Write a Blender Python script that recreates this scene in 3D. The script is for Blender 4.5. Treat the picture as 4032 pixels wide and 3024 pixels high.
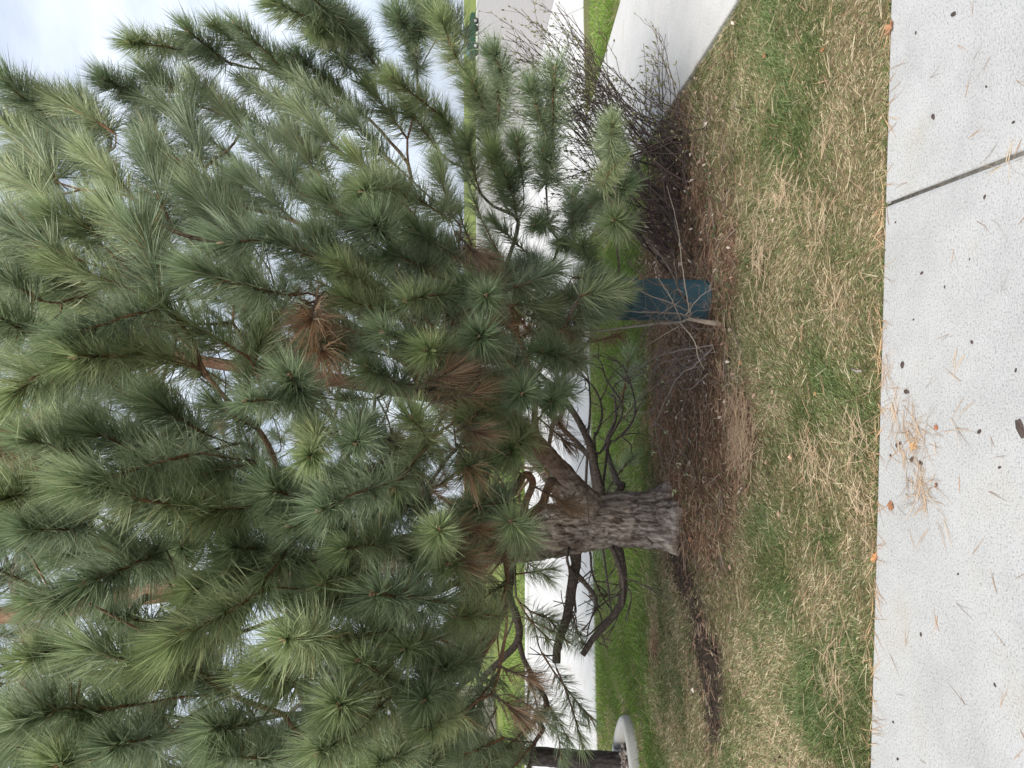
import bpy, math, random
import numpy as np
from mathutils import Matrix, Vector

for o in list(bpy.data.objects):
    bpy.data.objects.remove(o, do_unlink=True)
random.seed(7)
rng = np.random.default_rng(7)
scene = bpy.context.scene
COL = scene.collection

# ------------------------------------------------------------------ camera
CAM_H = 1.6
F_PX = 2850.0                      # focal length in photo pixels (4032 wide)
HORIZON_V = 1825.0
TH = math.atan((2016.0 - HORIZON_V) / F_PX)      # tilt down
FWD = np.array([0.0, math.cos(TH), -math.sin(TH)])
UPV = np.array([0.0, math.sin(TH), math.cos(TH)])
RGT = np.array([1.0, 0.0, 0.0])
CAM = np.array([0.0, 0.0, CAM_H])

cam_data = bpy.data.cameras.new('camera')
cam_data.sensor_fit = 'HORIZONTAL'
cam_data.sensor_width = 36.0
cam_data.lens = 36.0 * F_PX / 4032.0
cam_data.clip_start = 0.05
cam_data.clip_end = 3000.0
cam = bpy.data.objects.new('camera', cam_data)
COL.objects.link(cam)
# the photograph was taken with the camera turned on its side: world up is picture left
cam.matrix_world = Matrix(((-UPV[0], RGT[0], -FWD[0], CAM[0]),
                           (-UPV[1], RGT[1], -FWD[1], CAM[1]),
                           (-UPV[2], RGT[2], -FWD[2], CAM[2]),
                           (0, 0, 0, 1)))
scene.camera = cam

# ------------------------------------------------------------------ world
SUN_EL, SUN_AZ = math.radians(52), math.radians(200)
world = bpy.data.worlds.new('World')
scene.world = world
world.use_nodes = True
wn, wl = world.node_tree.nodes, world.node_tree.links
wn.clear()
w_out = wn.new('ShaderNodeOutputWorld')
w_bg = wn.new('ShaderNodeBackground')
w_bg.inputs['Strength'].default_value = 0.12
w_sky = wn.new('ShaderNodeTexSky')
w_sky.sky_type = 'NISHITA'
w_sky.sun_disc = False
w_sky.sun_elevation = SUN_EL
w_sky.sun_rotation = SUN_AZ
w_sky.air_density = 1.0
w_sky.dust_density = 2.0
w_co = wn.new('ShaderNodeTexCoord')
w_map = wn.new('ShaderNodeMapping')
w_map.inputs['Scale'].default_value = (1.0, 1.0, 3.2)
w_map.inputs['Rotation'].default_value = (0.2, 0.35, 0.5)
w_noise = wn.new('ShaderNodeTexNoise')
w_noise.inputs['Scale'].default_value = 2.2
w_noise.inputs['Detail'].default_value = 7.0
w_noise.inputs['Roughness'].default_value = 0.55
w_ramp = wn.new('ShaderNodeValToRGB')
w_ramp.color_ramp.elements[0].position = 0.40
w_ramp.color_ramp.elements[0].color = (1.85, 2.08, 2.5, 1)
w_ramp.color_ramp.elements[1].position = 0.74
w_ramp.color_ramp.elements[1].color = (3.7, 3.9, 4.2, 1)
w_mix = wn.new('ShaderNodeMixRGB')
w_mix.inputs['Fac'].default_value = 0.92
wl.new(w_co.outputs['Generated'], w_map.inputs['Vector'])
wl.new(w_map.outputs['Vector'], w_noise.inputs['Vector'])
wl.new(w_noise.outputs['Fac'], w_ramp.inputs['Fac'])
wl.new(w_sky.outputs['Color'], w_mix.inputs['Color1'])
wl.new(w_ramp.outputs['Color'], w_mix.inputs['Color2'])
wl.new(w_mix.outputs['Color'], w_bg.inputs['Color'])
wl.new(w_bg.outputs['Background'], w_out.inputs['Surface'])

# ------------------------------------------------------------------ sun (thin overcast)
sun_data = bpy.data.lights.new('sun', 'SUN')
sun_data.energy = 2.0
sun_data.angle = math.radians(35)
sun_data.color = (1.0, 0.96, 0.9)
sun = bpy.data.objects.new('sun', sun_data)
COL.objects.link(sun)
sd = Vector((math.sin(SUN_AZ) * math.cos(SUN_EL), math.cos(SUN_AZ) * math.cos(SUN_EL), math.sin(SUN_EL)))
sun.rotation_euler = sd.to_track_quat('Z', 'Y').to_euler()

scene.view_settings.view_transform = 'Standard'
scene.view_settings.look = 'None'
scene.view_settings.gamma = 1.0
scene.view_settings.exposure = 1.6
scene.cycles.max_bounces = 6
scene.cycles.diffuse_bounces = 4
scene.cycles.glossy_bounces = 2
scene.cycles.transmission_bounces = 3
scene.view_settings.use_curve_mapping = False
scene.render.resolution_x, scene.render.resolution_y = 1024, 768

# ================================================================== helpers
S = 4032.0 / 2212.0


def ray(x, y):
    """direction through a photo point (x, y on a 2212 wide copy); depth along the axis is 1"""
    u, v = 3024.0 - y * S, x * S
    return FWD + RGT * ((u - 1512.0) / F_PX) - UPV * ((v - 2016.0) / F_PX)


def G(x, y, z=0.0):
    d = ray(x, y)
    t = (z - CAM_H) / d[2]
    return CAM + d * t


def D(x, y, depth):
    return CAM + ray(x, y) * depth


def proj(p):
    """world points (n,3) -> photo points on the 2212 wide copy"""
    q = np.asarray(p, float) - CAM
    w = q @ FWD
    u = 1512.0 + F_PX * (q @ RGT) / w
    v = 2016.0 - F_PX * (q @ UPV) / w
    return v / S, (3024.0 - u) / S, w


def unit(v):
    v = np.asarray(v, float)
    n = np.linalg.norm(v)
    return v / n if n > 1e-9 else np.array([0, 0, 1.0])


def in_poly(px, py, poly):
    inside = np.zeros(px.shape, bool)
    n = len(poly)
    j = n - 1
    for i in range(n):
        xi, yi = poly[i][0], poly[i][1]
        xj, yj = poly[j][0], poly[j][1]
        c = ((yi > py) != (yj > py)) & (px < (xj - xi) * (py - yi) / (yj - yi + 1e-12) + xi)
        inside ^= c
        j = i
    return inside


def _h(ix, iy, iz, seed):
    n = (ix * 374761393 + iy * 668265263 + iz * 2147483647 + seed * 1274126177) & 0xFFFFFFFF
    n = ((n ^ (n >> 13)) * 1274126177) & 0xFFFFFFFF
    return ((n ^ (n >> 16)) & 0xFFFF) / 65535.0


def vnoise(x, y, z=None, seed=0):
    x = np.asarray(x, float); y = np.asarray(y, float)
    z = np.zeros_like(x) if z is None else np.asarray(z, float)
    ix, iy, iz = (np.floor(a).astype(np.int64) for a in (x, y, z))
    fx, fy, fz = x - ix, y - iy, z - iz
    fx, fy, fz = (f * f * (3 - 2 * f) for f in (fx, fy, fz))
    r = 0
    for a in (0, 1):
        for b in (0, 1):
            for c in (0, 1):
                w = (fx if a else 1 - fx) * (fy if b else 1 - fy) * (fz if c else 1 - fz)
                r = r + w * _h(ix + a, iy + b, iz + c, seed)
    return r


def fbm(x, y, z=None, oct=4, seed=0):
    r, a, t = 0, 1.0, 0
    f = 1.0
    for i in range(oct):
        r = r + a * vnoise(np.asarray(x) * f, np.asarray(y) * f, None if z is None else np.asarray(z) * f, seed + i)
        t += a
        a *= 0.5
        f *= 2.03
    return r / t


class MB:
    """collects triangles (with a colour per vertex and a material per face) into one mesh"""
    def __init__(self):
        self.v, self.f, self.c, self.m, self.n = [], [], [], [], 0

    def add(self, verts, faces, col=(1, 1, 1), mat=0):
        verts = np.asarray(verts, np.float32).reshape(-1, 3)
        faces = np.asarray(faces, np.int32).reshape(-1, 3)
        col = np.asarray(col, np.float32)
        if col.ndim == 1:
            col = np.tile(col[None, :3], (len(verts), 1))
        self.v.append(verts); self.f.append(faces + self.n); self.c.append(col[:, :3])
        self.m.append(np.full(len(faces), mat, np.int32))
        self.n += len(verts)

    def arrays(self):
        return (np.concatenate(self.v), np.concatenate(self.f), np.concatenate(self.c), np.concatenate(self.m))

    def mesh(self, name, mats, smooth=True):
        v, f, c, m = self.arrays()
        me = bpy.data.meshes.new(name)
        me.vertices.add(len(v)); me.vertices.foreach_set('co', v.ravel())
        me.loops.add(len(f) * 3); me.loops.foreach_set('vertex_index', f.ravel())
        me.polygons.add(len(f))
        me.polygons.foreach_set('loop_start', np.arange(0, len(f) * 3, 3, dtype=np.int32))
        me.polygons.foreach_set('loop_total', np.full(len(f), 3, np.int32))
        me.polygons.foreach_set('material_index', m)
        me.polygons.foreach_set('use_smooth', np.full(len(f), smooth, bool))
        a = me.color_attributes.new('tint', 'FLOAT_COLOR', 'POINT')
        rgba = np.ones((len(v), 4), np.float32); rgba[:, :3] = c
        a.data.foreach_set('color', rgba.ravel())
        for mt in mats:
            me.materials.append(mt)
        me.update(); me.validate()
        return me

    def obj(self, name, mats, parent=None, smooth=True):
        if not isinstance(mats, (list, tuple)):
            mats = [mats]
        return link(name, self.mesh(name, mats, smooth), parent)


def link(name, me, parent=None):
    o = bpy.data.objects.new(name, me)
    COL.objects.link(o)
    if parent is not None:
        o.parent = parent
    return o


def empty(name, loc=(0, 0, 0)):
    o = bpy.data.objects.new(name, None)
    o.empty_display_size = 0.2
    o.location = [float(a) for a in loc]
    COL.objects.link(o)
    return o


def tag(o, label=None, cat=None, group=None, kind=None):
    if label: o['label'] = label
    if cat: o['category'] = cat
    if group: o['group'] = group
    if kind: o['kind'] = kind
    return o


def tube(mb, pts, rad, sides=6, col=(1, 1, 1), mat=0, cap=True, wob=0.0):
    pts = np.asarray(pts, float); rad = np.broadcast_to(np.asarray(rad, float), (len(pts),))
    n = len(pts)
    tang = np.gradient(pts, axis=0)
    tang /= np.linalg.norm(tang, axis=1)[:, None] + 1e-9
    ref = np.array([1.0, 0, 0]) if abs(tang[0][0]) < 0.8 else np.array([0, 1.0, 0])
    ang = np.linspace(0, 2 * math.pi, sides, endpoint=False)
    V = np.zeros((n, sides, 3))
    b = ref
    for i in range(n):
        b = b - tang[i] * (b @ tang[i]); b = unit(b)
        c = np.cross(tang[i], b)
        r = rad[i] * (1 + wob * (rng.random(sides) - 0.5))
        V[i] = pts[i] + (np.cos(ang) * r)[:, None] * b + (np.sin(ang) * r)[:, None] * c
    i, j = np.meshgrid(np.arange(n - 1), np.arange(sides), indexing='ij')
    a = (i * sides + j).ravel(); bb = (i * sides + (j + 1) % sides).ravel()
    F = np.concatenate([np.stack([a, bb, bb + sides], 1), np.stack([a, bb + sides, a + sides], 1)])
    V = V.reshape(-1, 3)
    if cap:
        k = len(V)
        V = np.concatenate([V, pts[[0, -1]]])
        q = np.arange(sides); q2 = (q + 1) % sides
        F = np.concatenate([F, np.stack([q2, q, np.full(sides, k)], 1),
                            np.stack([q + (n - 1) * sides, q2 + (n - 1) * sides, np.full(sides, k + 1)], 1)])
    mb.add(V, F, col, mat)


def bez(p0, p1, p2, p3, n=8):
    t = np.linspace(0, 1, n)[:, None]
    return ((1 - t) ** 3) * p0 + 3 * ((1 - t) ** 2) * t * p1 + 3 * (1 - t) * t * t * p2 + t ** 3 * p3


def smooth_path(pts, per=6):
    """Catmull-Rom through pts"""
    P = np.asarray(pts, float)
    if len(P) < 3:
        return np.linspace(P[0], P[-1], per + 1)
    Q = np.concatenate([[2 * P[0] - P[1]], P, [2 * P[-1] - P[-2]]])
    out = []
    for i in range(1, len(Q) - 2):
        t = np.linspace(0, 1, per, endpoint=False)[:, None]
        a, b, c, d = Q[i - 1], Q[i], Q[i + 1], Q[i + 2]
        out.append(0.5 * ((2 * b) + (c - a) * t + (2 * a - 5 * b + 4 * c - d) * t * t + (-a + 3 * b - 3 * c + d) * t ** 3))
    out.append(P[-1:])
    return np.concatenate(out)


def box(mb, lo, hi, col=(1, 1, 1), mat=0, bevel=0.0):
    x0, y0, z0 = lo; x1, y1, z1 = hi
    b = bevel
    lay = [(z0, 0), (z1 - b, 0), (z1, b)] if b else [(z0, 0), (z1, 0)]
    V = []
    for z, i in lay:
        V += [(x0 + i, y0 + i, z), (x1 - i, y0 + i, z), (x1 - i, y1 - i, z), (x0 + i, y1 - i, z)]
    F = []
    for L in range(len(lay) - 1):
        for k in range(4):
            a, c = L * 4 + k, L * 4 + (k + 1) % 4
            F += [(a, c, c + 4), (a, c + 4, a + 4)]
    t = (len(lay) - 1) * 4
    F += [(t, t + 1, t + 2), (t, t + 2, t + 3), (0, 2, 1), (0, 3, 2)]
    mb.add(V, F, col, mat)


def needles(mb, B, Dr, L, W, bend, col, mat=0, segs=2):
    """thin tapering blades from B along Dr; bend = offset of the tip; col per blade"""
    n = len(B)
    B = np.asarray(B, float); Dr = np.asarray(Dr, float)
    L = np.broadcast_to(np.asarray(L, float), (n,))[:, None]
    W = np.broadcast_to(np.asarray(W, float), (n,))[:, None]
    r = rng.normal(size=(n, 3))
    side = np.cross(Dr, r); side /= np.linalg.norm(side, axis=1)[:, None] + 1e-9
    tip = B + Dr * L + bend
    if segs == 2:
        mid = B + Dr * L * 0.52 + bend * 0.27
        V = np.stack([B - side * W / 2, B + side * W / 2, mid - side * W / 2, mid + side * W / 2, tip], 1)
        k = (np.arange(n) * 5)[:, None, None]
        F = k + np.array([[0, 1, 3], [0, 3, 2], [2, 3, 4]])[None]
        m = 5
    else:
        V = np.stack([B - side * W / 2, B + side * W / 2, tip], 1)
        k = (np.arange(n) * 3)[:, None, None]
        F = k + np.array([[0, 1, 2]])[None]
        m = 3
    col = np.asarray(col, float)
    if col.ndim == 1:
        col = np.tile(col, (n, 1))
    mb.add(V.reshape(-1, 3), F.reshape(-1, 3), np.repeat(col, m, 0), mat)


# ================================================================== materials
def new_mat(name):
    m = bpy.data.materials.new(name)
    m.use_nodes = True
    nt = m.node_tree
    b = nt.nodes['Principled BSDF']
    return m, nt, b


def N(nt, kind, **kw):
    n = nt.nodes.new(kind)
    for k, v in kw.items():
        if k in n.inputs:
            n.inputs[k].default_value = v
        else:
            setattr(n, k, v)
    return n


def noise_node(nt, scale, detail=5, rough=0.6, vec=None, stretch=None):
    tc = N(nt, 'ShaderNodeTexCoord')
    src = tc.outputs['Object'] if vec is None else vec
    if stretch:
        mp = N(nt, 'ShaderNodeMapping'); mp.inputs['Scale'].default_value = stretch
        nt.links.new(src, mp.inputs['Vector']); src = mp.outputs['Vector']
    n = N(nt, 'ShaderNodeTexNoise', Scale=scale, Detail=detail, Roughness=rough)
    nt.links.new(src, n.inputs['Vector'])
    return n


def ramp(nt, fac, stops):
    r = N(nt, 'ShaderNodeValToRGB')
    e = r.color_ramp.elements
    while len(e) < len(stops):
        e.new(0.5)
    for k, (p, c) in enumerate(stops):
        e[k].position = p; e[k].color = (*c, 1)
    nt.links.new(fac, r.inputs['Fac'])
    return r


def mixc(nt, fac, a, b, mode='MIX'):
    m = N(nt, 'ShaderNodeMixRGB', blend_type=mode)
    for s, v in ((0, fac), (1, a), (2, b)):
        if hasattr(v, 'links') or hasattr(v, 'is_linked'):
            nt.links.new(v, m.inputs[s])
        else:
            m.inputs[s].default_value = v if s == 0 else (*v, 1)
    return m.outputs['Color']


def bump(nt, b, height, strength=0.4, dist=0.01):
    bp = N(nt, 'ShaderNodeBump', Strength=strength, Distance=dist)
    nt.links.new(height, bp.inputs['Height'])
    nt.links.new(bp.outputs['Normal'], b.inputs['Normal'])


def tint_mat(name, rough=0.6, translucent=0.0, objvar=0.0, spec=0.3):
    """colour from the mesh's own per-piece tint, a little different from copy to copy"""
    m, nt, b = new_mat(name)
    at = N(nt, 'ShaderNodeVertexColor', layer_name='tint')
    col = at.outputs['Color']
    if objvar:
        oi = N(nt, 'ShaderNodeObjectInfo')
        r = ramp(nt, oi.outputs['Random'], [(0.0, (1 - objvar, 1 - objvar * 0.8, 1 - objvar * 0.5)), (0.5, (1, 1, 1)),
                                            (1.0, (1 + objvar, 1 + objvar * 0.75, 1 + objvar * 0.1))])
        col = mixc(nt, 1.0, col, r.outputs['Color'], 'MULTIPLY')
    nt.links.new(col, b.inputs['Base Color'])
    b.inputs['Roughness'].default_value = rough
    b.inputs['Specular IOR Level'].default_value = spec
    if translucent:
        tr = N(nt, 'ShaderNodeBsdfTranslucent')
        nt.links.new(col, tr.inputs['Color'])
        mx = N(nt, 'ShaderNodeMixShader'); mx.inputs[0].default_value = translucent
        nt.links.new(b.outputs[0], mx.inputs[1]); nt.links.new(tr.outputs[0], mx.inputs[2])
        nt.links.new(mx.outputs[0], nt.nodes['Material Output'].inputs['Surface'])
    return m


def concrete(name, base, stain, pit=0.5, brush=(1, 1, 1)):
    m, nt, b = new_mat(name)
    big = noise_node(nt, 2.4, 8, 0.7)
    c1 = ramp(nt, big.outputs['Fac'], [(0.3, stain), (0.55, base), (0.8, tuple(min(1, x * 1.08) for x in base))])
    sp = noise_node(nt, 130, 4, 0.65)
    sp_r = ramp(nt, sp.outputs['Fac'], [(0.34, (0.60, 0.60, 0.61)), (0.47, (0.97, 0.97, 0.97)), (0.62, (1.0, 1.0, 1.0)), (0.75, (1.1, 1.1, 1.1))])
    col = mixc(nt, 1.0, c1.outputs['Color'], sp_r.outputs['Color'], 'MULTIPLY')
    st = noise_node(nt, 2.6, 3, 0.5)
    st_r = ramp(nt, st.outputs['Fac'], [(0.58, (1, 1, 1)), (0.70, (0.97, 0.935, 0.885)), (0.82, (0.90, 0.83, 0.74))])
    col = mixc(nt, 1.0, col, st_r.outputs['Color'], 'MULTIPLY')
    nt.links.new(col, b.inputs['Base Color'])
    b.inputs['Roughness'].default_value = 0.9
    b.inputs['Specular IOR Level'].default_value = 0.2
    br = noise_node(nt, 60, 4, 0.7, stretch=brush)
    add = N(nt, 'ShaderNodeMath', operation='ADD')
    nt.links.new(sp.outputs['Fac'], add.inputs[0]); nt.links.new(br.outputs['Fac'], add.inputs[1])
    bump(nt, b, add.outputs[0], pit, 0.004)
    return m


M_side = concrete('sidewalk concrete', (0.45, 0.45, 0.442), (0.375, 0.375, 0.368), 0.9, (9, 0.4, 1))
M_walk = concrete('walkway concrete', (0.45, 0.442, 0.425), (0.40, 0.392, 0.376), 0.3)
M_road = concrete('street concrete', (0.47, 0.465, 0.45), (0.42, 0.415, 0.40), 0.2, (8, 1, 1))
M_side_street = concrete('side street concrete', (0.29, 0.277, 0.262), (0.245, 0.235, 0.225), 0.3, (8, 1, 1))
M_edging = concrete('edging concrete', (0.46, 0.45, 0.425), (0.39, 0.38, 0.36), 0.4)

M_needle = tint_mat('green pine needles', 0.36, 0.32, 0.2, 0.5)
M_dead = tint_mat('brown pine needles', 0.6, 0.15, 0.15, 0.25)
M_twig = tint_mat('twig bark', 0.8, 0, 0, 0.2)
M_grass = tint_mat('grass blades', 0.55, 0.25, 0, 0.25)
M_litter = tint_mat('dry litter', 0.75, 0.1, 0, 0.2)
M_leaf = tint_mat('dry leaf', 0.7, 0.2, 0.25, 0.2)
M_bud = tint_mat('leaf buds', 0.6, 0.2, 0, 0.25)

# soil / lawn floor
M_ground, nt, b = new_mat('lawn soil and thatch')
at = N(nt, 'ShaderNodeVertexColor', layer_name='tint')
n1 = noise_node(nt, 45, 6, 0.7)
r1 = ramp(nt, n1.outputs['Fac'], [(0.3, (0.55, 0.55, 0.55)), (0.5, (1, 1, 1)), (0.72, (1.5, 1.45, 1.35))])
nt.links.new(mixc(nt, 1.0, at.outputs['Color'], r1.outputs['Color'], 'MULTIPLY'), b.inputs['Base Color'])
b.inputs['Roughness'].default_value = 0.95
b.inputs['Specular IOR Level'].default_value = 0.1
bump(nt, b, n1.outputs['Fac'], 0.8, 0.015)


def bark_mat(name, stops, stretch=(1, 1, 0.22), scale=22, streak=True):
    m, nt, b = new_mat(name)
    n = noise_node(nt, scale, 7, 0.68, stretch=stretch)
    r = ramp(nt, n.outputs['Fac'], stops)
    n2 = noise_node(nt, 5.0, 4, 0.6)
    r2 = ramp(nt, n2.outputs['Fac'], [(0.35, (0.82, 0.8, 0.8)), (0.65, (1.12, 1.06, 1.0))])
    nt.links.new(mixc(nt, 1.0, r.outputs['Color'], r2.outputs['Color'], 'MULTIPLY'), b.inputs['Base Color'])
    b.inputs['Roughness'].default_value = 0.9
    b.inputs['Specular IOR Level'].default_value = 0.15
    bump(nt, b, n.outputs['Fac'], 0.7, 0.012)
    return m


M_bark = bark_mat('pine trunk bark', [(0.30, (0.075, 0.052, 0.043)), (0.43, (0.15, 0.122, 0.104)), (0.52, (0.26, 0.225, 0.20)), (0.68, (0.46, 0.425, 0.39))])
M_limb = bark_mat('pine limb bark', [(0.3, (0.09, 0.052, 0.036)), (0.5, (0.21, 0.125, 0.085)), (0.7, (0.34, 0.235, 0.17))], (1, 1, 0.5), 40)
M_limb.name = 'pine limb bark'
nt = M_limb.node_tree; b = nt.nodes['Principled BSDF']
_src = b.inputs['Base Color'].links[0].from_socket
_tc = N(nt, 'ShaderNodeTexCoord'); _sp = N(nt, 'ShaderNodeSeparateXYZ'); nt.links.new(_tc.outputs['Object'], _sp.inputs[0])
_mr = N(nt, 'ShaderNodeMapRange'); _mr.inputs['From Min'].default_value = 0.85; _mr.inputs['From Max'].default_value = 1.15
nt.links.new(_sp.outputs['Z'], _mr.inputs['Value'])
_gn = noise_node(nt, 22, 7, 0.68, stretch=(1, 1, 0.3))
_gr = ramp(nt, _gn.outputs['Fac'], [(0.30, (0.075, 0.052, 0.043)), (0.45, (0.17, 0.13, 0.11)), (0.68, (0.40, 0.35, 0.31))])
nt.links.new(mixc(nt, _mr.outputs['Result'], _gr.outputs['Color'], _src), b.inputs['Base Color'])
M_branch = bark_mat('pine branch bark', [(0.3, (0.06, 0.048, 0.042)), (0.5, (0.12, 0.10, 0.09)), (0.72, (0.22, 0.19, 0.17))], (1, 1, 0.6), 60)
M_darkbark = bark_mat('dark wet bark', [(0.3, (0.025, 0.022, 0.022)), (0.5, (0.055, 0.048, 0.046)), (0.72, (0.12, 0.11, 0.105))], (1, 1, 0.4), 30)

# ================================================================== layout on the ground
SIDE_A, SIDE_B = G(1877, 1659), G(1922, 0)          # lawn edge of the sidewalk


def side_y(x):
    t = (x - SIDE_A[0]) / (SIDE_B[0] - SIDE_A[0])
    return SIDE_A[1] + t * (SIDE_B[1] - SIDE_A[1])


ROAD_L, ROAD_R = G(1284, 1400, -0.02), G(1258, 0, -0.02)      # near edge of the street


def road_y(x):
    t = (x - ROAD_L[0]) / (ROAD_R[0] - ROAD_L[0])
    return ROAD_L[1] + t * (ROAD_R[1] - ROAD_L[1])


W_L0, W_L1 = G(1590, 0), G(1440, 240)               # left edge of the walkway
W_R0, W_R1 = G(1340, 0), G(1275, 225)               # right edge of the walkway


def walk_l(y):
    t = (y - W_L0[1]) / (W_L1[1] - W_L0[1])
    return W_L0[0] + t * (W_L1[0] - W_L0[0])


def walk_r(y):
    t = (y - W_R0[1]) / (W_R1[1] - W_R0[1])
    return W_R0[0] + t * (W_R1[0] - W_R0[0])


TRUNK = G(1452, 1122)
PED = G(1520, 645)
PLANT_C = np.array([-5.2, 6.98]); PLANT_A, PLANT_B = 1.95, 0.80


def planter_r(x, y):
    return (np.abs((x - PLANT_C[0]) / PLANT_A) ** 1.7 + np.abs((y - PLANT_C[1]) / PLANT_B) ** 1.7)


def is_lawn(x, y):
    lawn = (y > side_y(x) + 0.004) & (y < road_y(x) - 0.01)
    lawn &= ~((x > walk_l(y)) & (x < walk_r(y)))
    lawn &= planter_r(x, y) > 1.0
    return lawn


def blob(px, py, cx, cy, rx, ry):
    return np.exp(-(((px - cx) / rx) ** 2 + ((py - cy) / ry) ** 2))


GREEN = [(1715, 130, 55, 150), (1790, 40, 45, 80), (1690, 260, 45, 90), (1655, 960, 45, 75), (1740, 900, 55, 90), (1690, 1140, 60, 120),
         (1785, 1180, 45, 120), (1840, 1010, 30, 130), (1660, 1300, 50, 90), (1800, 1430, 60, 120), (1730, 1560, 60, 90), (1640, 1130, 40, 60),
         (1800, 560, 40, 60), (1850, 620, 30, 50), (1760, 780, 40, 60), (1860, 300, 20, 80)]
DUFF = [(1462, 1120, 30, 75), (1575, 1060, 30, 90), (1470, 420, 60, 130), (1500, 560, 65, 120), (1515, 760, 60, 110), (1500, 900, 65, 110), (1545, 960, 60, 90), (1500, 1050, 50, 80),
        (1520, 1180, 60, 60), (1430, 760, 40, 140), (1420, 940, 35, 90), (1605, 960, 22, 60), (1600, 880, 25, 40),
        (1410, 1400, 12, 60), (1440, 640, 40, 80), (1420, 500, 40, 120), (1570, 560, 18, 120), (1460, 240, 20, 60)]
SOIL = [(1465, 1200, 22, 45), (1480, 1260, 18, 50), (1505, 1340, 20, 60), (1525, 1420, 30, 60), (1530, 1500, 22, 70), (1535, 1570, 16, 50)]


def zones(x, y):
    """how green, how littered and how bare the lawn is at ground points"""
    p = np.stack([x, y, np.zeros_like(x)], -1)
    px, py, w = proj(p)
    nz = fbm(x * 2.1, y * 2.1, seed=3)
    nf = fbm(x * 7, y * 7, seed=9)
    g = sum(blob(px, py, *q) for q in GREEN)
    far = np.clip((y - 5.4) / 1.0, 0, 1)
    d = sum(blob(px, py, *q) for q in DUFF)
    s = sum(blob(px, py, *q) for q in SOIL)
    g = g * 0.5 + 1.7 * (nz - 0.42) + 1.3 * (nf - 0.5)
    g = g + far * (0.75 - 0.8 * blob(px, py, 1405, 1380, 16, 120))
    d = d * 0.9 + 0.7 * (nf - 0.5)
    s = s * 1.1 + 0.7 * (nf - 0.5)
    return np.clip(g, 0, 1), np.clip(d, 0, 1), np.clip(s, 0, 1)


def ground_z(x, y):
    r2 = (x - TRUNK[0]) ** 2 + (y - TRUNK[1]) ** 2
    near = np.clip(1 - np.abs(x) / 6.0, 0, 1) * np.clip((9.0 - y) / 2, 0, 1)
    return -0.032 + 0.05 * np.exp(-r2 / 0.75) + 0.016 * (fbm(x * 3, y * 3, seed=5) - 0.5) * np.minimum(1, near * 4)


# ---- the ground, one sheet out to the horizon
gx = np.concatenate([-np.geomspace(1500, 5.0, 34), np.arange(-4.9, 4.6, 0.055), np.geomspace(4.7, 1500, 34)])
gy = np.concatenate([-np.geomspace(600, 2, 10), np.arange(-1, 2.4, 0.4), np.arange(2.45, 9.3, 0.055), np.geomspace(9.4, 2500, 40)])
X, Y = np.meshgrid(gx, gy, indexing='ij')
lw = is_lawn(X, Y)
Z = np.where(lw, ground_z(X, Y), -0.06)
Z = np.where(Y > road_y(X) + 1, -0.05, Z)
g_, d_, s_ = zones(X, Y)
thatch = np.array([0.17, 0.135, 0.075]); turf = np.array([0.075, 0.10, 0.028]); duff = np.array([0.135, 0.078, 0.052]); soil = np.array([0.046, 0.034, 0.027])
C = thatch + (turf - thatch) * g_[..., None]
C = C + (duff - C) * d_[..., None]
C = C + (soil - C) * s_[..., None]
farmask = (Y > 12)[..., None]
C = np.where(farmask, np.array([0.14, 0.17, 0.045]), C)
nx, ny = len(gx), len(gy)
I, J = np.meshgrid(np.arange(nx - 1), np.arange(ny - 1), indexing='ij')
a = (I * ny + J).ravel(); b_ = a + ny
mb = MB()
mb.add(np.stack([X, Y, Z], -1), np.concatenate([np.stack([a, b_, b_ + 1], 1), np.stack([a, b_ + 1, a + 1], 1)]), C.reshape(-1, 3))
ground = tag(mb.obj('ground', M_ground), kind='structure')


def slab(name, quad, z0, z1, mat, parent=None, bevel=0.012, sub=1):
    """flat slab over a ground quad (counter-clockwise), edges rounded"""
    Q = np.asarray(quad, float)[:, :2]
    c = Q.mean(0)
    ins = Q + np.array([unit(c - q) for q in Q]) * bevel * 1.4
    V = [(*q, z0) for q in Q] + [(*q, z1 - bevel) for q in Q] + [(*(q + (i - q) * 0.3), z1 - bevel * 0.3) for q, i in zip(Q, ins)] + [(*i, z1) for i in ins]
    n = len(Q)
    F = []
    for L in range(3):
        for k in range(n):
            a, c2 = L * n + k, L * n + (k + 1) % n
            F += [(a, c2, c2 + n), (a, c2 + n, a + n)]
    for k in range(1, n - 1):
        F.append((3 * n, 3 * n + k, 3 * n + k + 1))
    m = MB(); m.add(V, F)
    return m.obj(name, mat, parent, smooth=False)


# ---- sidewalk of separate slabs with open joints
sidewalk = tag(empty('sidewalk', (0, 1.9, 0)), kind='structure')
sidewalk_off = np.array([0, 1.9, 0])
J0 = G(1905, 445)[0]; J1 = G(2212, 345)[0]
joints = [J0 + k * 2.6 for k in range(-3, 3)]
gap = 0.008
for k in range(len(joints) - 1):
    xa, xb = joints[k] + gap / 2, joints[k + 1] - gap / 2
    sl = J1 - J0
    q = [(xa + sl * 1.2, 0.7), (xb + sl * 1.2, 0.7), (xb, side_y(xb)), (xa, side_y(xa))]
    o = slab('slab', [(x, y - 1.9) for x, y in q], -0.1, 0.0, M_side, sidewalk, 0.016)
mb = MB(); box(mb, (joints[0], 0.72 - 1.9, -0.055), (joints[-1], side_y(0) - 0.06 - 1.9, -0.010), (0.20, 0.185, 0.16))
mb.obj('joint_dirt', M_ground, sidewalk)

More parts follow.
